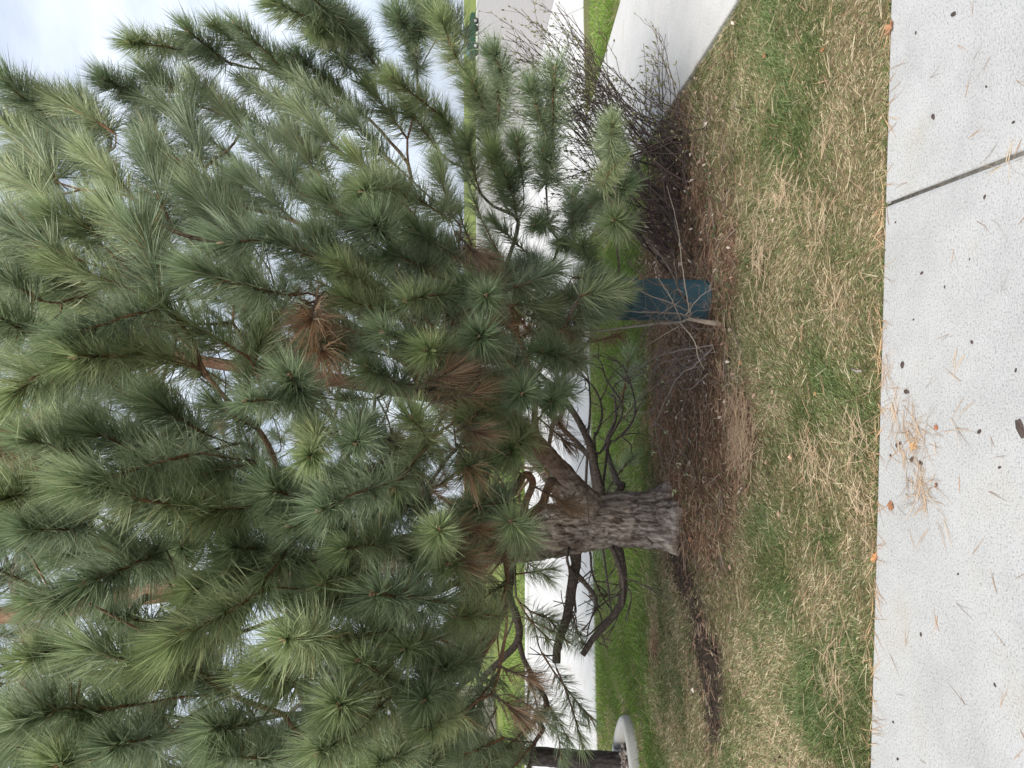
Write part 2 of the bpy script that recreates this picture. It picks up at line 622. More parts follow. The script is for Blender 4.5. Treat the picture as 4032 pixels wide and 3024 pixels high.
# ---- walkway to the street
walkway = tag(empty('walkway', (3, 6, 0)), kind='structure')
ys = [side_y(2.6) + 0.02, 4.1, G(1444, 20)[1], 7.1, road_y(2.8) - 0.01]
for k in range(len(ys) - 1):
    y0, y1 = ys[k] + 0.005, ys[k + 1] - 0.005
    q = [(walk_l(y0), y0), (walk_r(y0), y0), (walk_r(y1), y1), (walk_l(y1), y1)]
    slab('slab', [(x - 3, y - 6) for x, y in q], -0.1, -0.002, M_walk, walkway, 0.01)

# ---- the street, the side street and the pavement across
FAR = 17.8
xs = np.linspace(-45, 6.9, 12)
street = tag(empty('street', (0, 12, -0.02)), kind='structure')
for k in range(len(xs) - 1):
    x0, x1 = xs[k] + 0.006, xs[k + 1] - 0.006
    q = [(x0, road_y(x0)), (x1, road_y(x1)), (x1, FAR), (x0, FAR)]
    slab('slab', [(x, y - 12) for x, y in q], -0.05, 0.0, M_road, street, 0.008)
mb = MB(); box(mb, (6.93, 8.0, -0.2), (60, 84, -0.028))
tag(mb.obj('side_street', M_side_street, smooth=False), kind='structure')
mb = MB(); box(mb, (-1.2, FAR + 0.03, -0.2), (6.9, 84, -0.024))
tag(mb.obj('junction', M_road, smooth=False), kind='structure')
mb = MB(); box(mb, (6.93, 84.2, -0.2), (60, 88, 0.06))
tag(mb.obj('far_sidewalk', M_road, smooth=False), kind='structure')
mb = MB(); box(mb, (-45, FAR + 0.03, -0.2), (-1.25, FAR + 0.35, 0.06), bevel=0.02)
tag(mb.obj('kerb', M_road, smooth=False), kind='structure')

# ================================================================== grass
def scatter(n, x0, x1, y0, y1):
    x = rng.uniform(x0, x1, n); y = rng.uniform(y0, y1, n)
    k = is_lawn(x, y)
    px, py, w = proj(np.stack([x, y, np.zeros_like(x)], -1))
    k &= (py > -120) & (py < 1780)
    return x[k], y[k]


def grow(mb, n, x0, x1, y0, y1, hh, ww, segs):
    x, y = scatter(n, x0, x1, y0, y1)
    g, d, s = zones(x, y)
    keep = rng.random(len(x)) > np.maximum(d * 0.80, s * 0.93)
    keep &= ((x - TRUNK[0]) ** 2 + (y - TRUNK[1]) ** 2 > 0.26 ** 2) & ((x - PED[0]) ** 2 + (y - PED[1]) ** 2 > 0.16 ** 2)
    x, y, g, d = x[keep], y[keep], g[keep], d[keep]
    n = len(x)
    z = ground_z(x, y)
    isg = rng.random(n) < (0.22 + 0.66 * g)
    lush = np.clip(g - 0.55, 0, 1) * 2
    L = hh * rng.uniform(0.55, 1.3, n) * (1 + 0.45 * lush) * np.where(isg, 1.1, 0.9)
    comb = fbm(x * 1.3, y * 1.3, seed=21) * 9
    az = comb + rng.normal(0, 1.0, n)
    lean = np.where(isg, rng.uniform(0.2, 1.05, n), rng.uniform(0.7, 1.45, n))
    dr = np.stack([np.sin(lean) * np.cos(az), np.sin(lean) * np.sin(az), np.cos(lean)], 1)
    bend = np.stack([np.cos(az), np.sin(az), -0.5 * np.ones(n)], 1) * (L * rng.uniform(0.1, 0.4, n))[:, None]
    v = rng.random((n, 1))
    gc = np.array([0.055, 0.11, 0.022]) * (1 - v) + np.array([0.22, 0.29, 0.09]) * v
    yg = np.array([0.20, 0.20, 0.07])
    mixy = rng.random((n, 1)) * 0.6 * (1 - lush[:, None])
    gc = gc * (1 - mixy) + yg * mixy
    gc = gc * 0.82 + gc.mean(1, keepdims=True) * 0.18
    fresh = np.clip((y - 5.6) / 1.2, 0, 1)[:, None]
    gc = gc * (1 - fresh) + (np.array([0.17, 0.27, 0.045]) * (0.6 + 0.8 * v)) * fresh
    tc = np.array([0.26, 0.20, 0.11]) * (1 - v) + np.array([0.68, 0.59, 0.40]) * v
    col = np.where(isg[:, None], gc, tc)
    B = np.stack([x, y, z - 0.003], 1)
    needles(mb, B, dr, L, ww * rng.uniform(0.6, 1.15, n), bend, col, 0, segs)


mb = MB()
grow(mb, 185000, -2.6, 3.2, 2.6, 4.4, 0.034, 0.0030, 2)
grow(mb, 130000, -4.2, 5.0, 4.4, 6.4, 0.042, 0.0040, 2)
grow(mb, 110000, -6.5, 7.0, 6.4, 9.2, 0.05, 0.0062, 1)
n = 2600
x = rng.uniform(-2.2, 2.2, n); y = side_y(x) + rng.uniform(0.0, 0.03, n)
az = rng.normal(-math.pi / 2, 0.8, n); ln = rng.uniform(0.5, 1.35, n); L = rng.uniform(0.02, 0.05, n) * (0.4 + fbm(x * 4, y * 4, seed=33))
dr = np.stack([np.sin(ln) * np.cos(az), np.sin(ln) * np.sin(az), np.cos(ln)], 1); v = rng.random((n, 1))
col = np.where(rng.random((n, 1)) < 0.45, np.array([0.10, 0.16, 0.04]) * (0.6 + v), np.array([0.5, 0.41, 0.25]) * (0.5 + 0.7 * v))
needles(mb, np.stack([x, y, np.full(n, -0.012)], 1), dr, L, 0.003, dr * 0.004 - np.array([0, 0, 0.006]), col)
lawn_grass = tag(mb.obj('lawn_grass', M_grass, smooth=False), 'short lawn grass, green patches mixed with straw-coloured dead blades', 'grass', kind='stuff')

# verge grass across the street (only shows through gaps)
mb = MB()
n = 9000
x = rng.uniform(-16, -1.4, n); y = rng.uniform(FAR + 0.4, 30, n)
az = rng.uniform(0, 6.28, n); ln = rng.uniform(0.1, 0.8, n)
dr = np.stack([np.sin(ln) * np.cos(az), np.sin(ln) * np.sin(az), np.cos(ln)], 1)
v = rng.random((n, 1))
needles(mb, np.stack([x, y, np.full(n, -0.06)], 1), dr, 0.11, 0.03, 0.02 * dr, np.array([0.12, 0.19, 0.035]) * (0.6 + 0.8 * v), 0, 1)
tag(mb.obj('verge_grass', M_grass, smooth=False), 'bright green verge grass across the pale street', 'grass', kind='stuff')
#LITTER
# ================================================================== the pine
AX0 = np.array([TRUNK[0], TRUNK[1], 0.0])
# trunk centre line, read along the photo at the trunk's own distance
_dep = (TRUNK - CAM) @ FWD
TR_PX = [(1452, 1122), (1390, 1124), (1300, 1128), (1180, 1152), (900, 1190), (600, 1234), (340, 1276), (60, 1322)]
TR_PTS = [D(x, y, _dep + 0.02 * k) for k, (x, y) in enumerate(TR_PX)]
TR_PTS[0][2] = -0.06
tp, td = TR_PTS[-1], unit(TR_PTS[-1] - TR_PTS[-3])
TR_PTS += [tp + td * 0.9 + np.array([0.05, 0, 0]), tp + td * 1.9 + np.array([0.1, 0, 0.1]), tp + td * 2.9 + np.array([0.2, 0, 0.2])]
TR_LINE = smooth_path(TR_PTS, 26)
TR_Z = TR_LINE[:, 2]


def axis_at(z):
    return np.array([np.interp(z, TR_Z, TR_LINE[:, 0]), np.interp(z, TR_Z, TR_LINE[:, 1]), z])


def trunk_r(z):
    return np.interp(z, [-0.1, 0.0, 0.12, 0.4, 1.0, 1.6, 2.6, 4.0, 5.5, 7.4], [0.31, 0.275, 0.23, 0.212, 0.205, 0.165, 0.135, 0.10, 0.06, 0.008])


def crown_r(z):
    return np.interp(z, [0.5, 0.9, 1.3, 1.8, 2.3, 3.3, 4.1, 5.0, 6.0, 7.0, 7.6], [1.2, 1.9, 2.35, 2.95, 3.3, 3.5, 3.4, 2.9, 2.1, 1.1, 0.3])


def hit(x, y):
    """depth at which the line of sight through a photo point enters the crown's outline"""
    d = ray(x, y)
    best, bt = 1e9, 5.0
    for t in np.arange(1.3, 7.0, 0.04):
        p = CAM + d * t
        q = p - axis_at(p[2])
        gapr = math.hypot(q[0], q[1]) - crown_r(p[2])
        if gapr < 0:
            return t
        if gapr < best:
            best, bt = gapr, t
    return bt


pine = tag(empty('pine_tree', (TRUNK[0], TRUNK[1], 0.0)), 'large long-needled pine with leaning bark trunk, filling most of the picture', 'tree')
P0 = np.array([TRUNK[0], TRUNK[1], 0.0])


def kid(mb, name, mats, parent=pine, smooth=True):
    """mesh in world coordinates under the pine"""
    o = mb.obj(name, mats, parent, smooth)
    o.matrix_parent_inverse = Matrix.Translation(-Vector(P0))
    return o


# ---- trunk with furrowed bark
def bark_surface(mb, line, rfun, nth, depth, fz, fth, seed, flare=False):
    n = len(line)
    th = np.linspace(0, 2 * math.pi, nth, endpoint=False)
    tang = np.gradient(line, axis=0); tang /= np.linalg.norm(tang, axis=1)[:, None]
    bvec = np.array([1.0, 0, 0]); V = np.zeros((n, nth, 3))
    arc = np.concatenate([[0], np.cumsum(np.linalg.norm(np.diff(line, axis=0), axis=1))])
    T, A = np.meshgrid(th, arc)
    cx, sx = np.cos(T), np.sin(T)
    wx = 0.30 * fbm(cx * 3 + 9, sx * 3 + 9, A * 6, 3, seed)
    base = fbm(cx * fth + wx * 4, sx * fth, A * fz + wx * 3, 4, seed + 3)
    ridge = 1 - np.abs(2 * base - 1) * 2.6
    crack = np.clip(ridge, 0, 1) ** 1.6
    fine = fbm(cx * fth * 4, sx * fth * 4, A * fz * 5, 3, seed + 8)
    plate = fbm(cx * 2.2, sx * 2.2, A * 7, 2, seed + 5)
    disp = -depth * crack + depth * 0.55 * (fine - 0.5) + depth * 0.7 * (plate - 0.5)
    for i in range(n):
        bvec = unit(bvec - tang[i] * (bvec @ tang[i])); c = np.cross(tang[i], bvec)
        r = rfun[i] + disp[i] * min(1, rfun[i] / 0.1)
        if flare:
            zz = line[i][2]
            r = r * (1 + 0.16 * np.exp(-max(zz, 0) / 0.10) * np.sin(5 * th + 1.0) + 0.05 * np.sin(3 * th + zz * 2))
        V[i] = line[i] + (np.cos(th) * r)[:, None] * bvec + (np.sin(th) * r)[:, None] * c
    I, J = np.meshgrid(np.arange(n - 1), np.arange(nth), indexing='ij')
    a = (I * nth + J).ravel(); b2 = (I * nth + (J + 1) % nth).ravel()
    mb.add(V.reshape(-1, 3), np.concatenate([np.stack([a, b2, b2 + nth], 1), np.stack([a, b2 + nth, a + nth], 1)]))


low = TR_LINE[TR_Z < 2.6]
arc = np.concatenate([[0], np.cumsum(np.linalg.norm(np.diff(low, axis=0), axis=1))])
fine_t = np.arange(0, arc[-1], 0.0075)
low = np.stack([np.interp(fine_t, arc, low[:, k]) for k in range(3)], 1)
mb = MB()
bark_surface(mb, low, trunk_r(low[:, 2]), 200, 0.030, 9.0, 5.5, 11, True)
kid(mb, 'trunk', M_bark)
hi = TR_LINE[TR_Z >= TR_Z[TR_Z < 2.6][-1] - 0.06]
mb = MB()
bark_surface(mb, smooth_path(hi[::4], 6), np.interp(smooth_path(hi[::4], 6)[:, 2], [0, 9], [0, 9]) * 0 + trunk_r(smooth_path(hi[::4], 6)[:, 2]), 48, 0.010, 9.0, 5.0, 31)
kid(mb, 'upper_trunk', M_limb)

# ---- skeleton of branches: nodes grown from the trunk, the limbs and each other
NODE_P, NODE_PAR, NODE_LOAD, NODE_RMIN = [], [], [], []


def node(p, par, rmin=0.0):
    NODE_P.append(np.asarray(p, float)); NODE_PAR.append(par); NODE_LOAD.append(0.0); NODE_RMIN.append(rmin)
    return len(NODE_P) - 1


prev = -1
for z in np.arange(0.55, 7.2, 0.12):
    prev = node(axis_at(z), prev)
N_TRUNK = len(NODE_P)


def nearest_trunk(z):
    return int(np.clip(round((z - 0.55) / 0.12), 0, N_TRUNK - 1))


def limb(points, r0, r1):
    """a branch traced by hand: (x, y, depth) list; returns node ids"""
    P = [D(x, y, d) for x, y, d in points]
    path = smooth_path(P, 6)
    par = nearest_trunk(path[0][2])
    ids = []
    n = len(path)
    for k in range(1, n):
        par = node(path[k], par, r0 + (r1 - r0) * k / (n - 1))
        ids.append(par)
    return ids


d0 = _dep
# the stout red limb that rises beside the trunk, and the darker one behind it
LIMB1 = limb([(1285, 1090, d0 - 0.2), (1240, 1045, d0 - 0.42), (1135, 935, d0 - 0.75), (1050, 880, d0 - 0.95), (955, 855, d0 - 1.1), (840, 838, d0 - 1.2), (725, 822, d0 - 1.25), (560, 800, d0 - 1.3), (380, 770, d0 - 1.35)], 0.074, 0.032)
LIMB2 = limb([(1240, 1100, d0 + 0.15), (1190, 1030, d0 + 0.5), (1150, 985, d0 + 0.8), (1050, 900, d0 + 1.2), (900, 800, d0 + 1.6), (700, 660, d0 + 1.8)], 0.085, 0.03)
# low dead limbs to the right of the trunk
LOW = []
LOW.append(limb([(1300, 1075, d0 + 0.05), (1285, 1010, d0 + 0.1), (1270, 950, d0 + 0.15), (1235, 885, d0 + 0.2), (1195, 835, d0 + 0.2), (1120, 770, d0 + 0.1)], 0.04, 0.014))
LOW.append(limb([(1285, 1000, d0 + 0.1), (1240, 950, d0 + 0.4), (1190, 900, d0 + 0.6), (1130, 840, d0 + 0.8)], 0.026, 0.01))
LOW.append(limb([(1345, 1060, d0 + 0.15), (1325, 1020, d0 + 0.5), (1310, 960, d0 + 0.8), (1330, 900, d0 + 1.0), (1325, 840, d0 + 1.2)], 0.03, 0.01))
for pts in ([(1280, 960, d0 + 0.2), (1300, 900, d0 + 0.3), (1290, 850, d0 + 0.3), (1250, 800, d0 + 0.3), (1215, 770, d0 + 0.3)],
            [(1282, 1000, d0 + 0.1), (1320, 940, d0 + 0.2), (1345, 880, d0 + 0.25), (1310, 820, d0 + 0.3), (1285, 770, d0 + 0.3), (1180, 740, d0 + 0.2)],
            [(1270, 950, d0 + 0.15), (1275, 870, d0 + 0.1), (1268, 800, d0), (1250, 720, d0 - 0.2)],
            [(1300, 980, d0 + 0.2), (1370, 900, d0 + 0.3), (1350, 800, d0 + 0.4), (1300, 760, d0 + 0.4)]):
    LOW.append(limb(pts, 0.011, 0.004))
# low broken limbs to the left of the trunk
LOW.append(limb([(1244, 1180, d0), (1245, 1215, d0 - 0.05), (1235, 1270, d0 - 0.1), (1225, 1330, d0 - 0.15), (1205, 1395, d0 - 0.2), (1202, 1432, d0 - 0.22)], 0.042, 0.030))
LOW.append(limb([(1334, 1180, d0), (1345, 1230, d0 - 0.08), (1345, 1290, d0 - 0.15), (1325, 1330, d0 - 0.2), (1285, 1375, d0 - 0.25), (1258, 1415, d0 - 0.3)], 0.036, 0.022))
LOW.append(limb([(1318, 1175, d0 - 0.05), (1335, 1215, d0 - 0.2), (1345, 1260, d0 - 0.25), (1345, 1308, d0 - 0.2)], 0.020, 0.013))
LOW.append(limb([(1240, 1235, d0 - 0.1), (1262, 1258, d0 - 0.1), (1285, 1290, d0 - 0.1), (1288, 1318, d0 - 0.1)], 0.022, 0.012))
LOW.append(limb([(1230, 1180, d0 - 0.1), (1225, 1205, d0 - 0.2), (1230, 1225, d0 - 0.2), (1240, 1234, d0 - 0.1)], 0.012, 0.012))
LOW.append(limb([(1275, 1190, d0 + 0.1), (1280, 1240, d0 + 0.1), (1300, 1285, d0 + 0.05), (1325, 1325, d0 - 0.1)], 0.010, 0.006))
LOW.append(limb([(1325, 1322, d0 - 0.2), (1300, 1345, d0 - 0.1), (1262, 1375, d0), (1235, 1345, d0), (1245, 1320, d0)], 0.008, 0.004))
# thin dead side twigs, crooked and broken
def dead_twigs(ids, m, lo, hi):
    for _ in range(m):
        j = ids[random.randrange(len(ids))]
        q = NODE_P[j]; tang = unit(q - NODE_P[NODE_PAR[j]])
        e = unit(tang * 0.5 + rng.normal(0, 0.6, 3)); L = rng.uniform(lo, hi); par = j; ns = 4
        extra = []
        for k in range(ns):
            e = unit(e + rng.normal(0, 0.25, 3)); q = q + e * L / ns
            par = node(q, par, 0.0042 * (1 - k / ns) * min(1, L / 0.25) + 0.0014); extra.append(par)
        if L > 0.2 and random.random() < 0.6:
            q = NODE_P[extra[1]]; e2 = unit(e + rng.normal(0, 0.6, 3))
            node(q + e2 * L * 0.35, extra[1], 0.0016)
for k in LOW:
    dead_twigs(k, 7, 0.08, 0.42)
LOWSET = np.arange(LOW[0][0], len(NODE_P))
dead_twigs(LIMB1[:24], 16, 0.1, 0.45); dead_twigs(LIMB2, 16, 0.15, 0.6)
LOWSET = np.arange(LOW[0][0], len(NODE_P))

# ---- needled shoots read from the photo: tip (x, y), base (x, y), extra depth of the tip and of the base
SH = [
 # upper right edge against the sky
 (302, 90, 400, 110, .05, .15), (400, 110, 486, 132, .15, .25), (400, 66, 500, 140, .0, .2), (520, 60, 640, 175, 0, .1), (640, 175, 760, 270, .1, .2),
 (760, 270, 862, 364, .2, .35), (597, 20, 690, 45, .0, .1), (690, 45, 753, 66, .1, .2), (694, -10, 776, 90, .0, .2), (665, 70, 768, 156, .1, .3),
 (0, 160, 140, 290, 0, .3), (97, 180, 250, 290, .0, .25), (215, 150, 300, 215, .1, .2), (245, 235, 361, 333, 0, .15), (361, 333, 507, 441, .15, .35),
 (310, 198, 400, 255, .1, .2), (400, 255, 440, 365, .2, .35), (30, 290, 156, 430, 0, .2), (100, 250, 240, 390, .1, .25), (128, 450, 230, 520, 0, .2),
 (235, 455, 345, 560, -.05, .1), (290, 320, 375, 500, .1, .3), (490, 510, 590, 521, -.05, .08), (590, 521, 712, 576, .08, .2), (712, 576, 830, 640, .2, .35),
 (560, 190, 650, 250, .1, .25), (640, 245, 740, 330, .2, .35), (600, 250, 690, 380, .3, .45), (560, 300, 650, 420, .3, .45), (430, 190, 520, 270, .2, .35),
 (-20, 230, 80, 330, .1, .3), (-20, 330, 90, 420, .0, .2), (180, 330, 290, 430, .1, .3), (480, 60, 570, 150, .15, .3), (640, 100, 720, 190, .2, .4),
 (730, 30, 810, 120, .3, .5), (760, 90, 850, 190, .3, .5), (700, 190, 800, 260, .3, .5), (590, 110, 680, 200, .15, .3), (330, 150, 430, 230, .15, .3),
 (150, 200, 240, 300, .2, .4), (520, 380, 640, 480, .1, .3), (420, 420, 540, 520, .1, .3),
 # the fork at the left of the middle
 (0, 487, 128, 545, -.05, .05), (128, 545, 360, 660, .05, .25), (140, 716, 360, 660, -.1, .2), (300, 500, 360, 660, .0, .2), (360, 660, 540, 775, .2, .45),
 (150, 775, 300, 766, .0, .2), (300, 766, 440, 800, .2, .35), (430, 612, 640, 637, .0, .25), (20, 820, 180, 760, .0, .2), (-20, 690, 80, 720, .0, .2),
 (-20, 600, 90, 650, .1, .3), (60, 560, 190, 640, .2, .4), (110, 830, 230, 780, .3, .5),
 # tufts of the middle
 (552, 855, 655, 866, -.1, .15), (628, 838, 660, 866, -.05, .15), (672, 965, 694, 922, -.1, .2), (768, 925, 790, 900, -.2, .2), (700, 1066, 860, 1038, -.2, .1),
 (860, 1038, 930, 950, .1, .3), (900, 888, 928, 960, .0, .2), (195, 1025, 430, 978, -.1, .25), (165, 1080, 425, 1098, -.05, .25), (425, 1098, 560, 1095, .25, .45),
 (83, 1312, 170, 1291, -.05, .05), (170, 1291, 357, 1184, .05, .35), (195, 1422, 310, 1435, -.05, .08), (310, 1435, 415, 1452, .08, .25), (415, 1452, 500, 1500, .25, .4),
 (45, 1530, 180, 1528, -.05, .1), (180, 1528, 310, 1520, .1, .25), (380, 1405, 575, 1268, .0, .25), (575, 1268, 660, 1130, .25, .45), (600, 1378, 720, 1378, -.15, .1),
 (720, 1378, 850, 1362, .1, .3), (850, 1280, 960, 1302, -.1, .2), (680, 1635, 770, 1580, -.1, .05), (770, 1580, 875, 1475, .05, .25), (780, 1440, 870, 1475, .0, .2),
 (715, 1530, 760, 1500, -.05, .2), (925, 1165, 950, 1180, -.15, .25), (1118, 1160, 1140, 1170, -.25, .2), (250, 1180, 340, 1230, .2, .4), (60, 1150, 200, 1140, .0, .2),
 (-20, 1060, 100, 1065, .0, .2), (-20, 1150, 60, 1190, .1, .3), (60, 950, 200, 990, .2, .4), (200, 930, 330, 990, .3, .5), (330, 880, 450, 940, .4, .6),
 (450, 1010, 570, 1000, .3, .5), (470, 880, 560, 930, .3, .5), (590, 1060, 690, 1090, .2, .4), (640, 1150, 760, 1140, .2, .4), (760, 1180, 860, 1170, .1, .3),
 (820, 1090, 920, 1100, .2, .4), (500, 1180, 600, 1190, .3, .5), (430, 1290, 540, 1250, .3, .5), (270, 1600, 360, 1590, .0, .2), (450, 1590, 560, 1560, .0, .2),
 (560, 1480, 660, 1470, .1, .3), (500, 1640, 620, 1640, .0, .2), (100, 1640, 210, 1640, .0, .2), (860, 1400, 950, 1380, .1, .3), (950, 1440, 1040, 1420, .1, .3),
 (900, 1560, 1000, 1540, .1, .3), (800, 1650, 900, 1620, .0, .2), (960, 1230, 1040, 1230, .1, .3), (1010, 1330, 1090, 1330, .1, .3), (700, 1240, 800, 1230, .2, .4),
 (60, 1400, 170, 1390, .3, .5), (250, 1330, 340, 1350, .3, .5), (880, 1500, 960, 1480, .1, .3), (640, 1330, 740, 1290, .2, .4),
 # centre and lower middle
 (1030, 655, 1050, 648, -.2, .2), (1035, 748, 1055, 735, -.15, .2), (1160, 472, 1185, 485, -.2, .2), (1215, 535, 1240, 520, -.2, .2), (1120, 848, 1135, 835, -.2, .2),
 (1200, 852, 1215, 835, -.2, .2), (1324, 486, 1345, 480, -.15, .2), (1180, 755, 1260, 780, .0, .2), (1090, 560, 1180, 570, .0, .25), (900, 500, 1000, 560, .1, .3),
 (1000, 600, 1090, 620, .1, .3), (880, 620, 980, 640, .1, .3), (820, 720, 930, 760, .1, .3), (900, 760, 1000, 760, .1, .3), (760, 640, 860, 690, .2, .4),
 (860, 540, 950, 600, .2, .4), (690, 510, 760, 590, .2, .4), (1000, 1010, 1070, 990, .1, .3), (1040, 1100, 1110, 1080, .1, .3), (1090, 960, 1150, 930, .1, .3),
 (700, 760, 800, 760, .3, .5), (780, 820, 880, 830, .3, .5), (1270, 600, 1330, 625, -.1, .15), (1230, 640, 1300, 660, .0, .2), (1000, 880, 1080, 870, .2, .4),
 # right of the middle, above the bare shrub
 (780, 405, 885, 402, -.1, .1), (885, 402, 975, 480, .1, .3), (930, 360, 980, 470, .1, .3), (940, 45, 1008, 167, -.1, .1), (1008, 167, 1064, 274, .1, .3),
 (1060, 105, 1098, 184, -.1, .05), (1098, 184, 1070, 280, .05, .25), (1135, 205, 1196, 320, -.1, .1), (1185, 170, 1196, 300, -.05, .1), (1196, 320, 1180, 400, .1, .25),
 (1303, 280, 1324, 340, -.1, .05), (1324, 340, 1300, 406, .05, .15), (1300, 406, 1234, 482, .15, .35), (860, 28, 897, 90, .0, .15), (930, 25, 900, 90, .0, .15),
 (897, 90, 902, 160, .15, .3), (845, 165, 953, 250, -.05, .15), (953, 250, 1005, 364, .15, .35), (800, 472, 845, 520, .0, .2), (990, 300, 1040, 420, .1, .3),
 (1060, 320, 1090, 440, .1, .3), (870, 220, 950, 330, .2, .4), (800, 190, 880, 300, .2, .4), (1100, 380, 1120, 480, .1, .3), (960, 20, 1010, 90, .2, .4),
 (900, 10, 960, 60, .3, .5), (1030, 220, 1060, 330, .2, .4), (780, 330, 860, 430, .2, .4), (700, 430, 790, 520, .2, .4), (1120, 300, 1130, 400, .1, .3),
 (1230, 420, 1240, 520, .0, .2), (1260, 520, 1280, 580, .0, .2),
]
# brown, dead sprays (tip, base, extra depth)
DEAD = [(660, 690, 690, 640, .15, .35), (690, 760, 670, 690, .2, .4), (1050, 560, 990, 510, .0, .2), (1020, 545, 985, 500, -.05, .15), (1000, 800, 920, 850, .2, .3),
        (1030, 850, 930, 870, .1, .3), (960, 800, 900, 840, .1, .3), (1040, 770, 960, 800, .3, .4), (1030, 930, 985, 910, .0, .2), (1020, 1010, 985, 960, .0, .2),
        (1030, 1150, 960, 1140, .0, .2), (1000, 1200, 950, 1190, .0, .2), (1140, 1470, 1080, 1440, .1, .3), (1120, 1530, 1060, 1500, .2, .4),
        (20, 960, 60, 920, .4, .6), (60, 1000, 20, 940, .4, .6), (90, 1420, 60, 1380, .5, .7), (1215, 760, 1190, 700, .2, .3), (1320, 730, 1270, 740, .4, .5),
        (1230, 700, 1180, 640, .2, .4), (1160, 600, 1090, 600, .2, .4), (1180, 660, 1110, 640, .3, .5), (930, 560, 900, 500, .3, .5), (1220, 1080, 1150, 1050, .9, 1.1),
        (1240, 1100, 1170, 1090, 1.3, 1.5), (1000, 700, 930, 720, .4, .6), (1100, 700, 1030, 700, .4, .6), (1110, 920, 1060, 880, .6, .8), (860, 960, 800, 930, .6, .8),
        (1220, 950, 1160, 900, 1.6, 1.8), (1200, 900, 1150, 840, 1.7, 1.9), (1190, 700, 1120, 730, .5, .7), (700, 700, 650, 660, .3, .5)]

shoots = []          # (tip, base, dead)
for lst, dead in ((SH, False), (DEAD, True)):
    for tx, ty, bx_, by, et, eb in lst:
        t = D(tx, ty, hit(tx, ty) + et); b0 = D(bx_, by, hit(bx_, by) + eb)
        L = np.linalg.norm(t - b0)
        if L > 0.95:
            b0 = t + (b0 - t) * 0.95 / L
        shoots.append((t, b0, dead))
n_hand = len(shoots)

# small living tufts on the low limbs
for (x, y, d, vx, vy, vz) in ((1330, 1290, d0 - .1, .05, -.2, -.12), (1232, 1375, d0 - .2, -.1, -.1, -.15), (1190, 1350, d0 - .2, .0, -.2, -.2), (1215, 1345, d0, -.1, .1, -.2),
                              (1160, 1390, d0 - .4, -.2, -.2, -.1), (1180, 1250, d0 - .3, -.15, -.1, -.2), (1195, 1230, d0 - .2, .0, .1, -.25), (1250, 1390, d0, -.2, .1, -.05),
                              (1260, 1560, d0 - .6, -.3, -.2, -.2), (1275, 1600, d0 - .7, -.3, -.2, -.15), (1215, 1590, d0 - .7, -.3, -.1, -.15), (1180, 1560, d0 - .8, -.25, -.2, -.1),
                              (1240, 1630, d0 - .7, -.3, .0, -.15), (1130, 1600, d0 - .9, -.2, -.2, .05), (1350, 1000, d0 + .5, .2, -.1, -.1), (1300, 1190, d0 + .3, -.2, .1, -.1),
                              (1380, 800, d0 + .8, .2, -.2, -.1), (1385, 870, d0 + .9, .1, .1, -.15), (1360, 770, d0 + .5, .3, .0, -.05), (1330, 1050, d0 + .6, .1, -.1, -.2)):
    t = D(x, y, d); v = np.array([vx, vy, vz]) * 1.3
    shoots.append((t, t - v, 'thin'))

# tufts that hang before the top of the pedestal and over the low gap
for tx, ty, td_, bx_, by, bd in ((1330, 618, 4.45, 1252, 640, 4.3), (1312, 655, 4.5, 1246, 655, 4.35), (1305, 600, 4.55, 1236, 600, 4.4), (1300, 680, 4.6, 1230, 690, 4.45),
                                 (1215, 1555, 4.4, 1100, 1500, 4.2), 
                                 (1190, 600, 4.3, 1110, 620, 4.1), (1175, 650, 4.4, 1100, 660, 4.2), (1205, 690, 4.5, 1130, 680, 4.3), (1230, 740, 4.6, 1150, 720, 4.4), (1255, 780, 4.7, 1170, 790, 4.5)):
    shoots.append((D(tx, ty, td_), D(bx_, by, bd), 'thin' if ty > 1000 else False))

# the rest of the crown, all round the tree
def crown_fill(n, zlo, zhi, rlo, rhi, dead=0.0, azs=None, skip=None):
    k = 0
    while k < n:
        z = rng.uniform(zlo, zhi)
        R = crown_r(z)
        az = rng.uniform(0, 2 * math.pi) if azs is None else rng.uniform(*azs)
        r = R * math.sqrt(rng.uniform(rlo ** 2, rhi ** 2))
        out = np.array([math.cos(az), math.sin(az), 0])
        t = axis_at(z) + out * r
        if np.linalg.norm(t[:2] - CAM[:2]) < 1.35 or t[1] < 1.3:
            continue
        px, py, w = proj(t[None])
        if w[0] > 0.2:
            # open air the photo shows: sky at the upper right, the gap under the crown
            sky_edge = np.interp(px[0], [-300, 0, 280, 590, 700], [215, 190, 105, 30, -200])
            if py[0] < sky_edge + 25:
                k += 0.25
                continue
            lowlim = np.interp(py[0], [0, 200, 420, 640, 760, 1000, 1180, 1300, 1659], [1040, 1150, 1230, 1230, 1140, 1080, 1080, 1010, 1060])
            if px[0] > lowlim:
                k += 0.25
                continue
        d = unit(out * rng.uniform(0.5, 1.0) + np.array([0, 0, rng.uniform(0.1, 0.9)]) + rng.normal(0, 0.3, 3))
        isd = rng.random() < dead
        if isd:
            d = unit(out * 0.4 + np.array([0, 0, -0.5]) + rng.normal(0, 0.4, 3))
        L = rng.uniform(0.28, 0.6)
        shoots.append((t, t - d * L, isd))
        k += 1


crown_fill(330, 1.4, 4.8, 0.55, 0.92, 0.0, (math.pi * 1.05, math.pi * 1.98))      # towards the camera
crown_fill(260, 1.3, 5.0, 0.40, 0.85, 0.14)
crown_fill(380, 1.1, 6.6, 0.6, 1.0, 0.03, (-0.5, math.pi + 0.4))             # far side
crown_fill(70, 1.5, 4.8, 0.6, 0.95, 0.06, (math.pi * 0.9, math.pi * 1.5))
crown_fill(60, 4.6, 7.4, 0.3, 1.0, 0.0)
crown_fill(40, 1.0, 1.9, 0.35, 0.8, 0.55)

